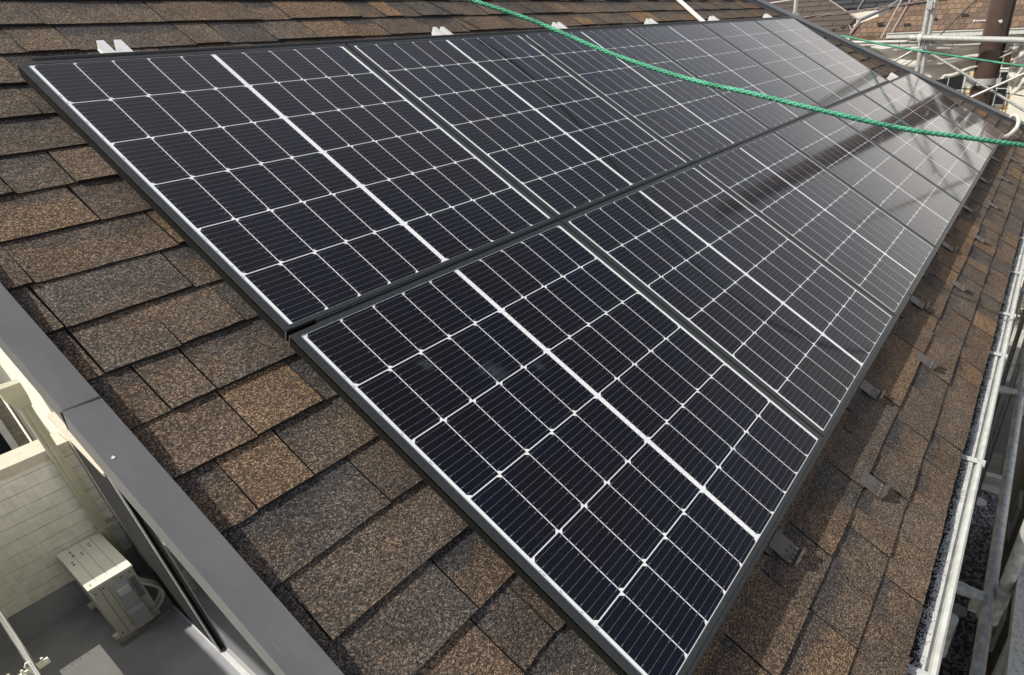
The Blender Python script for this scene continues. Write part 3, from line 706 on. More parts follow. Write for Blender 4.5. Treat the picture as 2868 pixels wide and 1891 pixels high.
def panel_laminate():
    b = MB()
    b.box(-PW/2 + .004, PW/2 - .004, -PH/2 + .004, PH/2 - .004, -.0045, -.0005, 0)      # glass/backsheet sandwich
    ch = .0085
    for hx in (-1, 1):
        for i in range(5):
            cxp = hx*(.0062 + .0462 + i*PX)
            for j in range(6):
                cyp = (j - 2.5)*PY
                x0, x1, y0, y1 = cxp - CW/2, cxp + CW/2, cyp - CH/2, cyp + CH/2
                # half-cut mono cell: two corners on one long edge are chamfered (alternating halves)
                cut = (hx < 0) == (j % 2 == 1)      # strings alternate, so the chamfered edge changes side row by row
                if cut: pts = [(x0 + ch, y0), (x1, y0), (x1, y1), (x0 + ch, y1), (x0, y1 - ch), (x0, y0 + ch)]
                else: pts = [(x0, y0), (x1 - ch, y0), (x1, y0 + ch), (x1, y1 - ch), (x1 - ch, y1), (x0, y1)]
                b.face([(p[0], p[1], 0.0) for p in pts], 1)
    # busbars run along the row of half cells
    for hx in (-1, 1):
        xa, xb = sorted((hx*.004, hx*(.0062 + 5*PX - .0010)))
        for j in range(6):
            for kx in range(10):
                y = (j - 2.5)*PY + (kx - 4.5)*.01815
                b.face([(xa, y - .00035, .0003), (xb, y - .00035, .0003), (xb, y + .00035, .0003), (xa, y + .00035, .0003)], 2)
                for i in range(5):
                    cxp = hx*(.0062 + .0462 + i*PX)
                    for e_ in (-1, 1):
                        xe = cxp + e_*(CW/2 - .0052)
                        b.face([(xe - .0036, y - .0010, .0004), (xe + .0036, y - .0010, .0004), (xe + .0036, y + .0010, .0004), (xe - .0036, y + .0010, .0004)], 2)
    # printed marks along the white margin
    rp = random.Random(2)
    for x in (-WW/2 + .005, WW/2 - .0055):
        y = -.42
        while y < .40:
            l = rp.uniform(.002, .012)
            if rp.random() < .45: b.face([(x, y, .0003), (x + .0009, y, .0003), (x + .0009, y + l, .0003), (x, y + l, .0003)], 2)
            y += l + rp.uniform(.003, .03)
    return b
fr_b, en_b, la_b = panel_frame(), panel_ends(), panel_laminate()
ORD = ['first', 'second', 'third', 'fourth', 'fifth', 'sixth', 'seventh']
def make_panel():
    t = thing('solar_panel', '', 'solar panel', rot=ROOF, group='solar panels on the brown roof')
    fr_b.build('frame', [M['frame'], M['frameside']], parent=t); [e_.build('frame_end', M['cutend'], parent=t) for e_ in en_b]
    la_b.build('laminate', [M['backsheet'], M['cell'], M['busbar']], parent=t)
    return t
proto = make_panel()
ROWGAP = 1.14596
for row, nrow in ((0, 6), (1, 7)):
    for i in range(nrow):
        o = proto if (row == 0 and i == 0) else copy_tree(proto)
        o.location = rw(i*1.0, -WH/2 - row*ROWGAP, -.001)
        rn = 'upper' if row == 0 else 'lower'
        extra = {(0, 0): 'at the top left corner of the array', (0, 5): 'last before the grey hip cap', (1, 0): 'nearest the camera, at the bottom left corner',
                 (1, 6): 'last at far right beside ivory conduit'}.get((row, i), 'counted from the near left end')
        o['label'] = f'solar panel, {ORD[i]} of the {rn} row, {extra}'
# dried water smear on the nearest lower panel
def smear_mat():
    m, t, b = nm('dried_dirt_film'); N = t.nodes.new; K = t.links.new
    tc = N('ShaderNodeTexCoord'); n = N('ShaderNodeTexNoise'); n.inputs['Scale'].default_value = 16; n.inputs['Detail'].default_value = 9; n.inputs['Roughness'].default_value = .7
    K(tc.outputs['Object'], n.inputs['Vector'])
    ln = N('ShaderNodeVectorMath'); ln.operation = 'LENGTH'; K(tc.outputs['Object'], ln.inputs[0])
    fo = N('ShaderNodeMapRange'); fo.inputs['From Min'].default_value = 0; fo.inputs['From Max'].default_value = .075; fo.inputs['To Min'].default_value = .42; fo.inputs['To Max'].default_value = -.28; K(ln.outputs['Value'], fo.inputs['Value'])
    a = N('ShaderNodeMath'); a.operation = 'ADD'; K(n.outputs['Fac'], a.inputs[0]); K(fo.outputs['Result'], a.inputs[1])
    r = N('ShaderNodeMapRange'); r.inputs['From Min'].default_value = .58; r.inputs['From Max'].default_value = 1.1; r.inputs['To Max'].default_value = .55; K(a.outputs[0], r.inputs['Value'])
    K(r.outputs['Result'], b.inputs['Alpha']); b.inputs['Base Color'].default_value = (.07, .085, .105, 1); b.inputs['Roughness'].default_value = .6
    return m
M['smear'] = smear_mat()
near_panel = [o for o in COL.objects if o.name.startswith('solar_panel') and 'nearest the camera' in o.get('label', '')][0]
for (x, y, k_) in ((-.175, .225, 1.0), (-.30, .335, .6), (-.06, .165, .5), (.20, -.38, .6)):
    b = MB(); b.face([(-.085, -.085, 0), (.085, -.085, 0), (.085, .085, 0), (-.085, .085, 0)])
    o = b.build('dirt_smear', M['smear'], parent=near_panel, loc=(x, y, .0009)); o.scale = (k_, k_*1.2, 1)
# dark cover strip between the rows, above the upper row, and the skirt along the eave side
def strip(name, u0, u1, prof, label, group):
    b = MB(); 
    b.prism([(p[0], p[1]) for p in prof], 0, u0, u1)
    o = b.build(name, M['trim'], rot=ROOF, bevel=.0008); return tag(o, label, 'trim strip', group)
mid = [(-1.1222, -.014), (-1.1222, .0012), (-1.1246, .0014), (-1.1252, -.0052), (-1.1294, -.0060), (-1.1302, -.0012), (-1.1334, -.0016), (-1.1334, -.014)]
for a, c, lb in ((-.422, 1.750, 'dark cover strip between the panel rows, nearest length'), (1.758, 3.742, 'dark cover strip between the panel rows, middle length'), (3.750, 6.48, 'dark cover strip between the panel rows, far length reaching the hip')):
    strip('row_cover', a, c, [(p[0] + (-1.1199+1.1199) , p[1]) for p in mid], lb, 'dark cover strips between the rows')
topp = [(.0125, .0008), (.0125, -.02), (.030, -.02), (.0305, .003), (.027, .0035), (.0245, -.0015), (.0165, -.0015)]
for a, c, lb in ((-.457, 1.750, 'dark trim along the top edge of the upper panels, nearest length'), (1.758, 3.742, 'dark trim along the top edge of the upper panels, middle length'), (3.750, 5.495, 'dark trim along the top edge of the upper panels, far length')):
    strip('top_trim', a, c, topp, lb, 'top edge trims')
VB = -ROWGAP - WH - .012
sk = [(VB - .0008, -.0006), (VB - .0008, -.05), (VB - .006, -.066), (VB - .013, -.066), (VB - .0165, -.058), (VB - .0165, -.012), (VB - .0145, -.004), (VB - .009, -.001), (VB - .004, -.0022)]
for a, c, lb in ((-.494, 1.776, 'black skirt along the eave edge of the array, nearest length'), (1.784, 3.738, 'black skirt along the eave edge of the array, second length'), (3.746, 5.60, 'black skirt along the eave edge of the array, third length'), (5.608, 6.492, 'black skirt along the eave edge of the array, short far length')):
    strip('eave_skirt', a, c, sk, lb, 'eave skirts of the array')
# aluminium rails under the panels, their ends show above the array
rail_u = (-.230, 1.068, 1.928, 2.93, 3.90, 5.045)
def rail_mesh(v0, v1):
    b = MB(); h0, h1 = -.073, -.037
    b.box(-.030, -.013, v0, v1, h0, h1); b.box(.013, .030, v0, v1, h0, h1); b.box(-.013, .013, v0, v1, h0, h0 + .012)
    b.box(-.034, -.030, v0, v1, h1 - .004, h1); b.box(.030, .034, v0, v1, h1 - .004, h1)
    b.box(-.032, -.013, v1 - .09, v1, h1 + .0005, -.012); b.box(.013, .032, v1 - .09, v1, h1 + .0005, -.012)
    return b
rm = rail_mesh(-2.25, .125)
r0_ = None
rl_lab = ['aluminium rail end above the first upper panel, nearest the camera', 'aluminium rail end above the seam of the first and second upper panels', 'aluminium rail end above the second upper panel, left of the green rope\'s top',
          'aluminium rail end above the third upper panel, second from the white pipe', 'aluminium rail end above the upper row beside the white pipe', 'aluminium rail end farthest along the top edge, near the hip cap']
for i, u in enumerate(rail_u):
    if r0_ is None: o = r0_ = rm.build('mounting_rail', M['alu'], rot=ROOF, bevel=.001)
    else: o = r0_.copy(); COL.objects.link(o)
    o.location = rw(u, 0, 0); tag(o, rl_lab[i], 'mounting rail', 'aluminium mounting rails')
o = rail_mesh(-2.25, -1.03 + 0).build('mounting_rail', M['alu'], rot=ROOF); o.location = rw(5.98, 0, 0)
tag(o, 'short aluminium rail end above the lower row, in front of the hip cap', 'mounting rail', 'aluminium mounting rails')

# snow guards: two staggered rows below the array
def guard_parts():
    t = thing('snow_guard', '', 'snow guard', rot=ROOF, group='brown snow guards on the shingles')
    b = MB()
    b.box(-.033, .033, -.056, .02, 0, .0022); b.build('strap', M['snow'], parent=t, bevel=.0006)
    b = MB()
    n = 12; pf = []
    for i in range(n + 1):
        x = -.033 + .066*i/n
        hgt = .020 + .008*abs(math.sin(i/n*math.pi*2.0)) - (.009 if i in (0, n) else 0)
        pf.append((x, hgt))
    prof = [(-.033, 0.0)] + pf + [(.033, 0.0)]
    fpts = [(p[0], -.056 - .006*p[1]/.04, p[1]) for p in prof]; bpts = [(p[0], -.0592 - .006*p[1]/.04, p[1]) for p in prof]
    b.face(fpts[::-1]); b.face(bpts)
    for i in range(len(prof)):
        j = (i + 1) % len(prof); b.face([fpts[i], fpts[j], bpts[j], bpts[i]])
    b.build('upstand', M['snow'], parent=t)
    for xx, yy in ((-.020, -.034), (0, -.029), (.020, -.034), (-.025, -.048), (-.008, -.050), (.008, -.050), (.025, -.048)):
        b = MB(); b.tube([(xx, yy, .0022), (xx, yy, .0040)], .0045, 8); b.build('rivet', M['rivet'] if yy < -.04 else M['snow'], parent=t)
    return t
g0 = guard_parts()
gi = 0
near = ['nearest the camera', 'second from the camera', 'third from the camera', 'fourth from the camera', 'fifth from the camera', 'sixth from the camera', 'seventh from the camera', 'eighth from the camera', 'farthest away']
for rowi, (us, vv, rl) in enumerate((((.099, 1.008, 1.92, 2.845, 3.745, 4.69, 5.60, 6.51), -2.318, 'close to the array\'s black skirt'), ((.562, 1.478, 2.425, 3.325, 4.20, 5.14, 6.045, 6.95), -2.462, 'on the outer line nearer the gutter'))):
    for j, u in enumerate(us):
        o = g0 if gi == 0 else copy_tree(g0); gi += 1
        o.location = rw(u, vv, NR + .0118)
        o['label'] = f'small brown metal snow guard {rl}, {near[j]}'

# ivory conduit from the last panel over the hip, white pipe above the array
b = MB()
def spline(P, per=10):
    P = [Vector(p) for p in P]; out_ = []
    for i in range(len(P) - 1):
        p0, p1, p2, p3 = P[max(i-1, 0)], P[i], P[i+1], P[min(i+2, len(P)-1)]
        for q in range(per):
            t = q/per
            out_.append(.5*((2*p1) + (p2-p0)*t + (2*p0-5*p1+4*p2-p3)*t*t + (3*p1-p0-3*p2+p3)*t**3))
    out_.append(P[-1]); return out_
cp = [rw(*p) for p in ((6.42, -2.24, -.055), (6.56, -2.285, -.045), (6.72, -2.322, -.040), (6.94, -2.345, -.020), (7.12, -2.352, .015), (7.30, -2.33, .045), (7.52, -2.298, .045), (7.72, -2.27, .015), (7.82, -2.25, -.04), (7.98, -2.24, -.14))]
sp = spline(cp, 10)
b.tube(sp, .0205, 16)
tag(b.build('conduit', M['conduit']), 'ivory flexible conduit curving from the last panel over the hip', 'conduit')
b = MB(); b.tube([rw(3.70, -.12, -.052), rw(3.787, .151, -.05), rw(3.903, .462, -.05), rw(4.22, 1.31, -.05)], .0165, 14)
tag(b.build('pipe', M['conduit']), 'straight ivory pipe running up the shingles from the top edge of the array', 'pipe')

# ------------------------------------------------------------------ ropes
def braid(path, rad, pitch, strands=6, sub=7, name='rope'):
    """solid braid: strands weave in two directions round the core"""
    P = [Vector(p) for p in path]
    # resample by length
    dist = [0]
    for a, c in zip(P[:-1], P[1:]): dist.append(dist[-1] + (c - a).length)
    tot = dist[-1]; step = pitch/14; N_ = int(tot/step); pts = []; i = 0
    for q in range(N_ + 1):
        s_ = min(q*step, tot)
        while i < len(dist) - 2 and dist[i+1] < s_: i += 1
        f_ = (s_ - dist[i])/max(dist[i+1] - dist[i], 1e-9); pts.append(P[i].lerp(P[i+1], min(f_, 1)))
    b = MB(); frames = []; up = Vector((0, 0, 1))
    for q in range(len(pts)):
        t = (pts[min(q+1, len(pts)-1)] - pts[max(q-1, 0)]).normalized()
        a = t.cross(up).normalized(); c = a.cross(t).normalized(); frames.append((a, c))
    half = strands//2
    for s_ in range(strands):
        dirn = 1 if s_ % 2 == 0 else -1
        ph = 2*math.pi*(s_//2)/half + (0 if dirn > 0 else math.pi/half)
        line = []
        for q, p in enumerate(pts):
            base_t = 2*math.pi*q*step/pitch
            th_ = dirn*base_t + ph
            a, c = frames[q]
            # over-and-under weave: each strand crosses the opposite ones 2*half times a turn
            wob = math.cos(half*base_t + (0 if dirn > 0 else math.pi))
            rr = rad*(.60 + .17*wob)
            line.append(p + (a*math.cos(th_) + c*math.sin(th_))*rr)
        b.tube(line, rad*.36, sub)
    b.tube(pts, rad*.30, 8)
    return b
rp = [rw(*p) for p in ((1.16,4.3,-.055),(1.15,2.6,-.055),(1.17,1.35,-.055),(1.22,.72,-.035),(1.321, 0.197, 0.07),(1.440, -0.103, 0.12),(1.481, -0.53, 0.195),(1.495, -0.93, 0.30),(1.515, -1.21, 0.395),(1.575, -1.467, 0.47),(1.727, -1.782, 0.555),(1.906, -1.989, 0.615),(2.143, -2.209, 0.672),(2.45,-2.40,.715))] + [Vector((2.88, -2.575, -.60))]
tag(braid(spline(rp, 12), .0102, .086).build('rope', M['rope']), 'thick braided green rope hanging over the middle of the solar array', 'rope', 'green ropes')
hx = Vector((6.247, -.286, -.200))
rp2 = [hx + Vector((.03, .05, -.01)), hx + Vector((0, -.02, .004)), Vector((6.19, -.70, -.277)), Vector((6.144, -1.099, -.348)), Vector((6.20, -1.55, -.425)), Vector((6.259, -1.999, -.501)), Vector((6.40, -2.45, -.575)), Vector((6.49, -2.58, -.60))]
tag(braid(spline(rp2, 10), .0100, .070, sub=6).build('rope', M['rope']), 'thinner-looking green rope tied at the hip cap, in front of the scaffold', 'rope', 'green ropes')

# ------------------------------------------------------------------ scaffold beyond the hip
sc = thing('scaffold', 'galvanised tube scaffold standing beyond the hip of the roof', 'scaffold', (8.7, -1.0, GZ))
SCL = Vector((8.7, -1.0, GZ))
def scp(pts, r, name, mat='galv', seg=14, par=None, pl=SCL):
    b = MB(); b.tube(pts, r, seg); o = b.build(name, M[mat], parent=par or sc); o.location = -pl; return o
TR = .030
for (x, y, zt, mt) in ((8.7, -.665, 1.3, 'galv'), (8.72, -.728, .04, 'galvlight'), (8.72, -.728, 1.4, 'galvlight'), (8.7, 1.11, 1.6, 'galvlight'), (8.7, -2.6, 1.3, 'galv')):
    if zt == .04: continue
    scp([(x, y, GZ), (x, y, zt)], TR, 'post', mt)
def clamp(x, y, z, s=.045):
    b = MB(); b.box(x - s, x + s, y - s, y + s, z - .035, z + .035); b.box(x - s*1.3, x - s, y - .02, y + .02, z - .05, z + .05); o = b.build('clamp', M['galv'], parent=sc, bevel=.008); o.location = -SCL
clamp(8.69, -.69, -.42); clamp(8.69, -.70, .06); clamp(8.7, 1.11, .03, .05)
scp([(8.62, -.60, -.31), (8.62, -2.9, -.455 + .02)], .036, 'ledger', 'galvlight')
scp([(8.62, -.60, -.31), (8.62, -.52, -.305)], .041, 'ledger', 'galv')
scp([(8.8, .34, -.345), (8.8, -2.9, -.40)], .022, 'ledger', 'galvlight')
scp([(8.8, .34, -2.1), (8.8, -2.9, -2.1)], .028, 'ledger', 'galv')
scp([(8.66, -.80, -.50), (8.66, -2.35, -1.36)], .0165, 'brace', 'galv')
scp([(8.60, -1.37, -1.04), (8.60, -2.3, -.55)], .0165, 'brace', 'galvlight')
scp([(8.66, -.60, -.45), (8.66, -.20, -.68)], .0150, 'brace', 'galv')
scp([(8.55, -.42, .30), (8.55, -.165, -.30)], .0095, 'rod', 'galvlight')
# lashing on the ledger end
b = MB()
for q in range(4):
    b.tube([(8.62 + .045*math.cos(a*.7), -.625 - q*.012, -.312 + .045*math.sin(a*.7)) for a in range(10)], .007, 6)
b.tube([(8.575, -.64, -.33), (8.57, -.66, -.40)], .006, 6)
o = b.build('lashing', M['conduit'], parent=sc); o.location = -SCL
for yy, l in ((-.36, .10), (-.62, .12), (-1.02, .10)):
    b = MB(); b.tube([(8.8, yy, -.36), (8.79, yy - .01, -.43), (8.8, yy + .01, -.36 - l - .06)], .006, 6); o = b.build('tie', M['cable'], parent=sc); o.location = -SCL

# sheets of the scaffold, bunched up
def sheet(name, top, bot, folds, amp, x0, label, rows=14, cols=70, seed=1):
    b = MB(); rs = random.Random(seed); g = []
    def lerp(L_, t):
        t *= len(L_) - 1; i = min(int(t), len(L_) - 2); f_ = t - i; return tuple(L_[i][k] + (L_[i+1][k] - L_[i][k])*f_ for k in range(2))
    ph = [rs.uniform(0, 6.28) for _ in range(6)]
    for r in range(rows + 1):
        row_ = []
        fr = r/rows
        for c_ in range(cols + 1):
            t = c_/cols; a = lerp(top, t); d_ = lerp(bot, t)
            y = a[0] + (d_[0] - a[0])*fr; z = a[1] + (d_[1] - a[1])*fr
            x = x0 + amp*1.5*(math.sin(folds*(t*1.1 + fr*2.6) + ph[0]) + .5*math.sin(folds*(t*.5 - fr*3.4) + ph[1]) + .22*math.sin(15*t + 9*fr + ph[2]))
            row_.append((x, y, z + .012*math.sin(17*t + ph[3]) * (1 if 0 < r < rows else .3)))
        g.append(row_)
    for r in range(rows):
        for c_ in range(cols): b.face([g[r][c_], g[r][c_+1], g[r+1][c_+1], g[r+1][c_]], smooth=True)
    # weld
    o = b.build(name, M['tarp'])
    import bmesh
    bm = bmesh.new(); bm.from_mesh(o.data); bmesh.ops.remove_doubles(bm, verts=bm.verts, dist=1e-4); bm.to_mesh(o.data); bm.free()
    for p in o.data.polygons: p.use_smooth = True
    so_ = o.modifiers.new('thick', 'SOLIDIFY'); so_.thickness = .003
    return tag(o, label, 'tarpaulin', 'bunched scaffold sheets')
def tarp_translucent(m):
    t = m.node_tree; b = t.nodes['Principled BSDF']; b.inputs['Transmission Weight'].default_value = 0
    tr = t.nodes.new('ShaderNodeBsdfTranslucent'); tp = t.nodes.new('ShaderNodeBsdfTransparent')
    tr.inputs['Color'].default_value = (.62, .58, .52, 1)
    m1 = t.nodes.new('ShaderNodeMixShader'); m1.inputs[0].default_value = .30
    m2 = t.nodes.new('ShaderNodeMixShader'); m2.inputs[0].default_value = .22
    o = t.nodes['Material Output']
    t.links.new(b.outputs[0], m1.inputs[1]); t.links.new(tr.outputs[0], m1.inputs[2])
    t.links.new(m1.outputs[0], m2.inputs[1]); t.links.new(tp.outputs[0], m2.inputs[2]); t.links.new(m2.outputs[0], o.inputs['Surface'])
tarp_translucent(M['tarp'])
sheet('tarpaulin', [(.05, -.40), (-.23, -.39), (-.7, -.41), (-1.13, -.41), (-1.55, -.41), (-1.83, -.42)], [(-.02, -.52), (-.30, -.70), (-.78, -.87), (-1.13, -.79), (-1.33, -.73), (-1.82, -.47)], 5.2, .055, 8.92,
      'grey translucent sheet bunched and sagging under the scaffold tube')
sheet('tarpaulin', [(-1.72, -.43), (-1.80, -.41), (-1.95, -.41)], [(-1.74, -.86), (-1.83, -1.02), (-1.96, -.95)], 7, .045, 8.86, 'crumpled translucent sheet hanging at the right edge of the scaffold', rows=16, cols=30, seed=4)

# ------------------------------------------------------------------ scaffold along the eave
se = thing('scaffold', 'galvanised tube scaffold outside the white gutter along the eave', 'scaffold', (2.0, -2.58, GZ))
SEL = Vector((2.0, -2.58, GZ))
def sep(pts, r, name, mat='galv', seg=18): 
    b = MB(); b.tube(pts, r, seg); o = b.build(name, M[mat], parent=se); o.location = -SEL; return o
LY, LZ = -2.570, -2.10
sep([(-.9, LY, LZ), (6.6, LY, LZ)], .0243, 'ledger')
for x in (-.7, 1.10, 2.88, 4.68, 6.48):
    sep([(x + .03, LY - .042, LZ - .16 if 0 < x < 3 else GZ), (x + .03, LY - .042, -.55)], .0243, 'post')
    b = MB(); b.tube([(x + .03, LY - .042, LZ - .05), (x + .03, LY - .042, LZ + .05)], .030, 16); b.box(x - .01, x + .01, LY - .05, LY - .02, LZ - .03, LZ + .03)
    o = b.build('clamp', M['galv'], parent=se); o.location = -SEL
    sep([(x - .02, LY + .018, LZ + .002), (x - .02, LY + .115, LZ + .004)], .0240, 'wall_tie')
    b = MB(); b.tube([(x - .02, LY + .085, LZ + .004), (x - .02, LY + .122, LZ + .004)], .027, 14); o = b.build('tie_cap', M['galv'], parent=se); o.location = -SEL
b = MB(); b.tube([(1.13, LY - .042, LZ + .035), (1.13, LY - .042, LZ + .075)], .0252, 18); o = b.build('paint_band', M['greenpaint'], parent=se); o.location = -SEL
b = MB(); b.box(1.14, 1.175, LY - .012, LY + .05, LZ - .16, LZ - .09); b.tube([(1.15, LY - .02, LZ - .02), (1.12, LY, LZ - .15)], .018, 10); o = b.build('wedge', M['galv'], parent=se, bevel=.004); o.location = -SEL
sep([(1.66, -2.80, -2.5), (1.70, -2.80, GZ)], .0243, 'post', 'galvlight')
b = MB(); b.tube([(.85, -2.455, -2.03), (.85, -2.455, -2.25)], .022, 14); o = b.build('tube_stub', M['galv'], parent=se); o.location = -SEL
# deck plank hung on the scaffold, hooks at its end
pk = thing('scaffold_plank', 'pale galvanised scaffold plank with punched holes at the lower right', 'scaffold plank', (.55, -2.77, -2.0))
b = MB(); b.box(-1.2, .80, -.125, .125, -.045, -.004); b.box(-1.2, .80, .119, .130, -.045, .008); b.box(-1.2, .80, -.130, -.119, -.045, .008); b.build('deck', M['plank'], parent=pk, bevel=.003)
b = MB()
for i in range(60):
    for j in range(5):
        x = -1.17 + i*.033; y = -.095 + j*.045 + (.02 if i % 2 else 0)
        if y > .11: continue
        b.tube([(x, y, -.004), (x, y, -.0005)], .0075, 8)
b.build('tread_dimple', M['plank'], parent=pk)
for yy in (-.085, .085):
    b = MB(); b.box(.80, .90, yy - .02, yy + .02, -.04, -.036); b.box(.80, .90, yy - .022, yy - .018, -.04, .02); b.box(.80, .90, yy + .018, yy + .022, -.04, .02); b.box(.86, .90, yy - .03, yy + .03, .02, .045)
    b.build('hook', M['galvlight'], parent=pk)
# downpipe stub visible beside the gutter
# neighbour's wall across the narrow gap
ngh = thing('neighbour_house', 'grey-brown neighbouring house wall across the gravel gap', 'house wall', (3, -3.3, GZ))
GL = Vector((3, -3.3, GZ))
b = MB(); b.box(-6, 7.75, -3.6, -3.12, GZ - .05, -2.3); o = b.build('wall', M['nwall'], parent=ngh); o.location = -GL
for (x0, x1, z0, z1) in ((5.62, 5.96, -5.52, -5.02), (4.02, 4.30, -5.66, -5.14), (2.2, 2.7, -5.6, -5.1)):
    b = MB(); b.box(x0, x1, -3.12, -3.085, z0, z0 + .03); b.box(x0, x1, -3.12, -3.085, z1 - .03, z1); b.box(x0, x0 + .03, -3.12, -3.085, z0 + .03, z1 - .03); b.box(x1 - .03, x1, -3.12, -3.085, z0 + .03, z1 - .03)
    o = b.build('window', M['galvlight'], parent=ngh); o.location = -GL
    b = MB(); b.box(x0 + .03, x1 - .03, -3.118, -3.10, z0 + .03, z1 - .03); b.build('pane', M['glass'], parent=o)

# ------------------------------------------------------------------ utility pole
up = thing('utility_pole', 'thick dark brown steel utility pole with pale step bolts', 'utility pole', (8.9, -1.475, GZ))
b = MB(); b.tube([(0, 0, 0), (0, 0, 5.0), (0, 0, 10.6)], .14, 40, radii=[.155, .142, .128]); b.build('shaft', M['pole'], parent=up)
b = MB(); b.tube([(0, 0, 6.20), (0, 0, 6.28)], .146, 40); b.box(-.05, .05, -.2, -.145, 6.20, 6.28); b.box(-.17, -.13, .10, .19, 6.19, 6.29); b.build('band', M['galvlight'], parent=up)
for (dx, dy, z) in ((-.05, .13, 6.95), (-.14, -.03, 6.94), (-.09, .11, 6.03), (-.05, .13, 7.9), (-.13, -.06, 7.6)):
    b = MB(); vv = Vector((dx, dy, 0)).normalized(); b.tube([vv*.12 + Vector((0,0,z)), vv*.27 + Vector((0,0,z))], .010, 8); b.tube([vv*.27 + Vector((0,0,z)), vv*.285 + Vector((0,0,z))], .019, 8)
    b.build('step_bolt', M['bolt'], parent=up)
b = MB(); b.tube([(-.03, -.155, 0), (-.03, -.150, 6), (-.02, -.142, 10.4)], .012, 8); b.build('ground_wire', M['blackwire'], parent=up)

# ------------------------------------------------------------------ cables
def cable(pts, r, label, mat='cable'):
    b = MB(); b.tube(spline(pts, 8), r, 8); return tag(b.build('cable', M[mat]), label, 'cable', 'overhead cables')
b = MB()
base = spline([(10, 2.1, -.06), (10, 1.48, -.01), (10, .58, .042), (10, -.04, .085), (10, -.53, .12), (10, -2.5, .30)], 14)
for q in range(3):
    b.tube([p + Vector((.012*math.cos(i*.55 + q*2.1), .012*math.sin(i*.55 + q*2.1), .014*math.sin(i*.4 + q*2.1))) for i, p in enumerate(base)], .010, 6)
tag(b.build('cable', M['cable']), 'twisted bundle of dull overhead cables crossing in front of the far roofs', 'cable', 'overhead cables')
cable([(9.5, 2.6, .16), (9.5, 1.87, .22), (9.5, 1.44, .25), (9.5, .2, .36)], .009, 'thin pale cable above the hip cap at the top of the scaffold post', 'galvlight')
cable([(10.5, -1.6, .62), (10.5, -1.01, .10), (10.5, -.61, -.34), (10.5, -.5, -.5)], .008, 'thin black cable slanting across the brown roof behind the pole', 'blackwire')
b = MB(); b.tube(spline([(9.3, -1.2, -.99), (9.3, -1.6, -1.02), (9.3, -2.2, -1.12)], 8), .007, 6)
tag(b.build('cable', M['blackwire']), 'black wire sagging across the brick house windows', 'cable', 'overhead cables')

# ------------------------------------------------------------------ houses across the street
def onplane_x(x, pts): return [(x, y, z) for y, z in pts]
ha = thing('brick_house', 'yellow brick house with tan brown shingle roof across the street', 'house', (18, 0, GZ))
HA = Vector((18, 0, GZ))
ze = -.43
def ra(x, y, dz=0): return (x, y, ze + (x - 16.55)*.5 + dz)
def hap(bm, name, mat, bevel=0, par=None):
    o = bm.build(name, mat, parent=par or ha, bevel=bevel)
    if not par: o.location = -HA
    return o
b = MB(); b.face([ra(18.75,1.36), ra(18.75,-8), (21.4,-8,-.6), (21.4,1.36,-.6)]); hap(b, 'back_slope', M['tan_roof'])
b = MB(); b.box(17.0, 21, -7, 1.32, GZ, -.40); hap(b, 'wall', M['brick'])
b = MB(); b.box(16.9, 21, 1.32, 3.6, GZ, -.58); hap(b, 'side_wall', M['whitewall'])
b = MB()
rx1 = 18.75
b.hexa([ra(16.55,1.36,-.10), ra(16.55,-8,-.10), ra(rx1,-8,-.10), ra(rx1,1.36,-.10), ra(16.55,1.36), ra(16.55,-8), ra(rx1,-8), ra(rx1,1.36)])
rfa = hap(b, 'roof', M['tan_roof'])
# lower roof part to the left, hipped
b = MB()
P1 = [ra(16.50,2.36,-.03), ra(16.50,1.40,-.03), ra(17.95,1.40,-.03), ra(17.40,1.80,-.03), ra(17.06,2.28,-.03)]
b.face([P1[0], P1[1], P1[2], P1[3], P1[4]][::-1]); lowp = [(p[0], p[1], p[2] - .1) for p in P1]
for i in range(5): j = (i+1) % 5; b.face([P1[i], P1[j], lowp[j], lowp[i]])
hap(b, 'lower_roof', M['tan_roof'])
b = MB(); b.tube([ra(16.50, 1.36, .01), ra(18.7, 1.30, .02)], .034, 8); b.build('verge_trim', M['hiptrim'], parent=rfa)
b = MB(); b.tube([ra(16.50, 2.36, .01), ra(17.06, 2.30, .02)], .034, 8); b.build('verge_trim', M['hiptrim'], parent=rfa)
b = MB(); b.tube([ra(17.05, 2.34, .03), ra(17.40, 1.86, .06), ra(17.98, 1.42, .06)], .04, 8); b.build('hip_trim', M['greytrim'], parent=rfa)
b = MB(); b.box(16.40, 16.52, -8, 1.46, -.56, -.46); b.box(16.38, 16.54, -8, 1.46, -.462, -.445); gta = hap(b, 'gutter', M['gutter'], bevel=.015)
b = MB(); b.box(16.42, 16.52, 1.46, 3.0, -.70, -.60); hap(b, 'lower_gutter', M['gutter'])
b = MB(); b.box(16.52, 17.0, -8, 1.3, -.60, -.56); b.box(16.95, 17.0, -8, 1.3, -.78, -.60); hap(b, 'eave_soffit', M['whitewall'])
for (y, x) in ((1.75, 16.86), (1.10, 16.78), (.55, 16.95), (-.1, 17.05), (-1.5, 17.02), (-.75, 17.5)):
    b = MB(); c_ = ra(x, y, .02); b.box(c_[0]-.03, c_[0]+.03, y-.07, y+.07, c_[2]-.02, c_[2]+.04); b.build('snow_guard', M['iron'], parent=rfa)
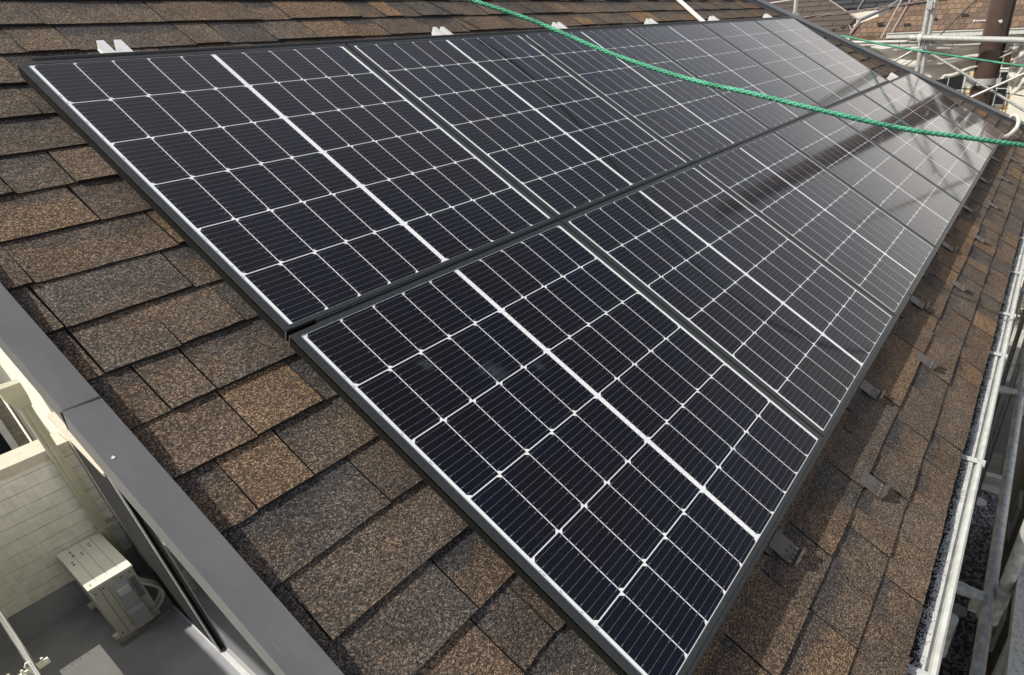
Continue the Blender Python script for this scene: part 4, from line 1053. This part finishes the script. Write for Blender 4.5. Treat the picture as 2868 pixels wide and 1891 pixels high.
def windowA(y0, y1, z0, z1, panes=2):
    b = MB(); x = 16.94; f = .045
    b.box(x, 17.0, y0, y1, z0, z0+f); b.box(x, 17.0, y0, y1, z1-f, z1); b.box(x, 17.0, y0, y0+f, z0+f, z1-f); b.box(x, 17.0, y1-f, y1, z0+f, z1-f)
    b.box(x+.02, 17.0, (y0+y1)/2-.009, (y0+y1)/2+.009, z0+f, z1-f); b.box(x+.022, 17.0, y0+f, y1-f, (z0+z1)/2-.009, (z0+z1)/2+.009)
    o = hap(b, 'window', M['cover']); b = MB(); b.box(x+.03, 16.99, y0+f, y1-f, z0+f, z1-f); b.build('pane', M['glass'], parent=o)
windowA(-.42, .34, -2.25, -1.28); windowA(-1.38, -.86, -2.12, -1.32)
b = MB(); b.box(16.95, 17.0, -1.42, -.85, -1.27, -.90); sh = hap(b, 'louvre_shutter', M['brownshut'])
b = MB(); b.box(16.93, 16.95, -1.12, -1.09, -1.27, -.90); b.box(16.93, 16.95, -1.42, -.85, -1.30, -1.27); b.build('shutter_bar', M['white'], parent=sh)
b = MB()
for y in (-.86, -1.02, -1.17, -1.36): b.tube([(16.72, y, -2.38), (16.72, y, -1.82)], .010, 6)
b.tube([(16.72, -.82, -2.38), (16.72, -1.38, -2.38)], .012, 6); b.tube([(16.72, -.5, -1.82), (16.72, -1.42, -1.80)], .012, 6); b.tube([(16.72, -1.36, -2.38), (17, -1.36, -2.38)], .01, 6)
hap(b, 'flower_rail', M['iron'])
b = MB(); b.box(16.55, 17.0, -3.2, -1.47, GZ, -1.0); hap(b, 'porch_column', M['whitewall'])

hb = thing('brown_roof_house', 'house with a plain dark brown roof of long courses, behind the hip', 'house', (21, 6, GZ))
HB = Vector((21, 6, GZ))
zb = -.55
def rbp(x, y, dz=0): return (x, y, zb + (x - 20.0)*.45 + dz)
b = MB(); P = [rbp(20, 3.20), rbp(20, 13), rbp(23.4, 13), rbp(23.4, 5.85), rbp(20.95, 3.42), rbp(20.94, 3.70), rbp(20.36, 3.26)]
P = [rbp(20, 3.20), rbp(20, 13), rbp(23.4, 13), rbp(23.4, 5.9), rbp(20.95, 3.40), rbp(20.55, 3.55)]
b.face(P); lw = [(p[0], p[1], p[2]-.12) for p in P]
for i in range(6): j = (i+1) % 6; b.face([P[j], P[i], lw[i], lw[j]])
o = b.build('roof', M['dark_roof'], parent=hb); o.location = -HB; rfb = o
b = MB(); b.tube([rbp(20.9, 3.36, .01), rbp(23.4, 5.9, .01)], .022, 8); b.build('hip_trim', M['hiptrim'], parent=rfb)
b = MB(); b.tube([rbp(20.0, 3.18, .01), rbp(20.55, 3.50, .01)], .018, 8); b.build('verge_trim', M['hiptrim'], parent=rfb)
for (y, x) in ((3.9, 20.35), (3.65, 20.45), (4.3, 20.3)):
    b = MB(); c_ = rbp(x, y, .0); b.box(c_[0]-.02, c_[0]+.02, y-.10, y+.10, c_[2], c_[2]+.035); b.box(c_[0]-.1, c_[0]+.0, y-.012, y+.012, c_[2]-.02, c_[2]+.03); b.build('snow_guard', M['dark_roof'], parent=rfb)
b = MB(); b.box(20.4, 26, 3.5, 12.6, GZ, -.72); o = b.build('wall', M['whitewall'], parent=hb); o.location = -HB
b = MB(); b.box(22.2, 26, 3.05, 4.4, GZ, .07); o = b.build('rear_wall', M['whitewall'], parent=hb); o.location = -HB
b = MB(); b.box(21.2, 22.2, 2.72, 3.25, -.30, -.24); b.box(21.2, 22.2, 2.72, 3.25, -.46, -.40); o = b.build('small_eave', M['white'], parent=hb); o.location = -HB

hc = thing('black_roof_house', 'house with a black tiled roof behind the brown roofs', 'house', (26, 3, GZ))
HC = Vector((26, 3, GZ))
b = MB()
def rc(x, y, dz=0): return (x, y, .12 + (x - 23.8)*.45 + dz)
for (y0, y1, xo) in ((4.15, 6.6, 0.25), (1.2, 4.12, 0)):
    b.hexa([rc(23.8+xo,y0,-.10-xo*.2), rc(23.8+xo,y1,-.10-xo*.2), rc(29,y1,-.1), rc(29,y0,-.1), rc(23.8+xo,y0,-xo*.1), rc(23.8+xo,y1,-xo*.1), rc(29,y1), rc(29,y0)])
o = b.build('roof', M['black_roof'], parent=hc); o.location = -HC; rfc = o
b = MB(); b.tube([rc(23.75,4.13,.03), rc(29,4.13,.03)], .035, 6); b.build('verge_trim', M['greytrim'], parent=rfc)
b = MB(); b.box(23.95, 24.05, 1.2, 6.6, -.12, .02); o = b.build('gutter', M['iron'], parent=hc); o.location = -HC
b = MB(); b.box(24.3, 30, 1.4, 6.4, GZ, -.02); o = b.build('wall', M['darksash'], parent=hc); o.location = -HC

# roadside plants
def shrub(x, y, r, h, m1, label, seed):
    t = thing('shrub', label, 'shrub', (x, y, GZ + .1), group='roadside shrubs'); rs = random.Random(seed)
    b = MB()
    for q in range(7):
        a = rs.uniform(0, 6.28); b.tube([(0, 0, 0), (math.cos(a)*r*.4, math.sin(a)*r*.4, h*.5), (math.cos(a)*r*.8, math.sin(a)*r*.8, h*.85)], .012, 6)
    b.build('stem', M['soil'], parent=t)
    b = MB()
    for q in range(900):
        th_ = rs.uniform(0, 6.28); ph = math.acos(rs.uniform(-.2, 1)); rr = rs.uniform(.45, 1)**.6
        p = Vector((math.cos(th_)*math.sin(ph)*r*rr, math.sin(th_)*math.sin(ph)*r*rr, h*.25 + math.cos(ph)*h*.75*rr))
        s_ = rs.uniform(.025, .05); a = Vector((rs.uniform(-1,1), rs.uniform(-1,1), rs.uniform(-1,1))).normalized(); c_ = a.orthogonal().normalized()
        b.face([p - a*s_, p + c_*s_*.5, p + a*s_, p - c_*s_*.5], 0 if rs.random() < .55 else 1)
    b.build('foliage', [M[m1[0]], M[m1[1]]], parent=t)
shrub(15.75, -2.95, .55, .75, ('leaf', 'leaf2'), 'pale flowering shrub beside the far kerb of the street', 1)
shrub(16.3, -3.5, .6, .6, ('leaf', 'leaf2'), 'low straggly shrub at the foot of the brick house, right edge', 2)
shrub(15.9, -2.3, .5, .5, ('leaf', 'leaf'), 'dark green shrub on the far side of the street, partly behind the gutter', 3)
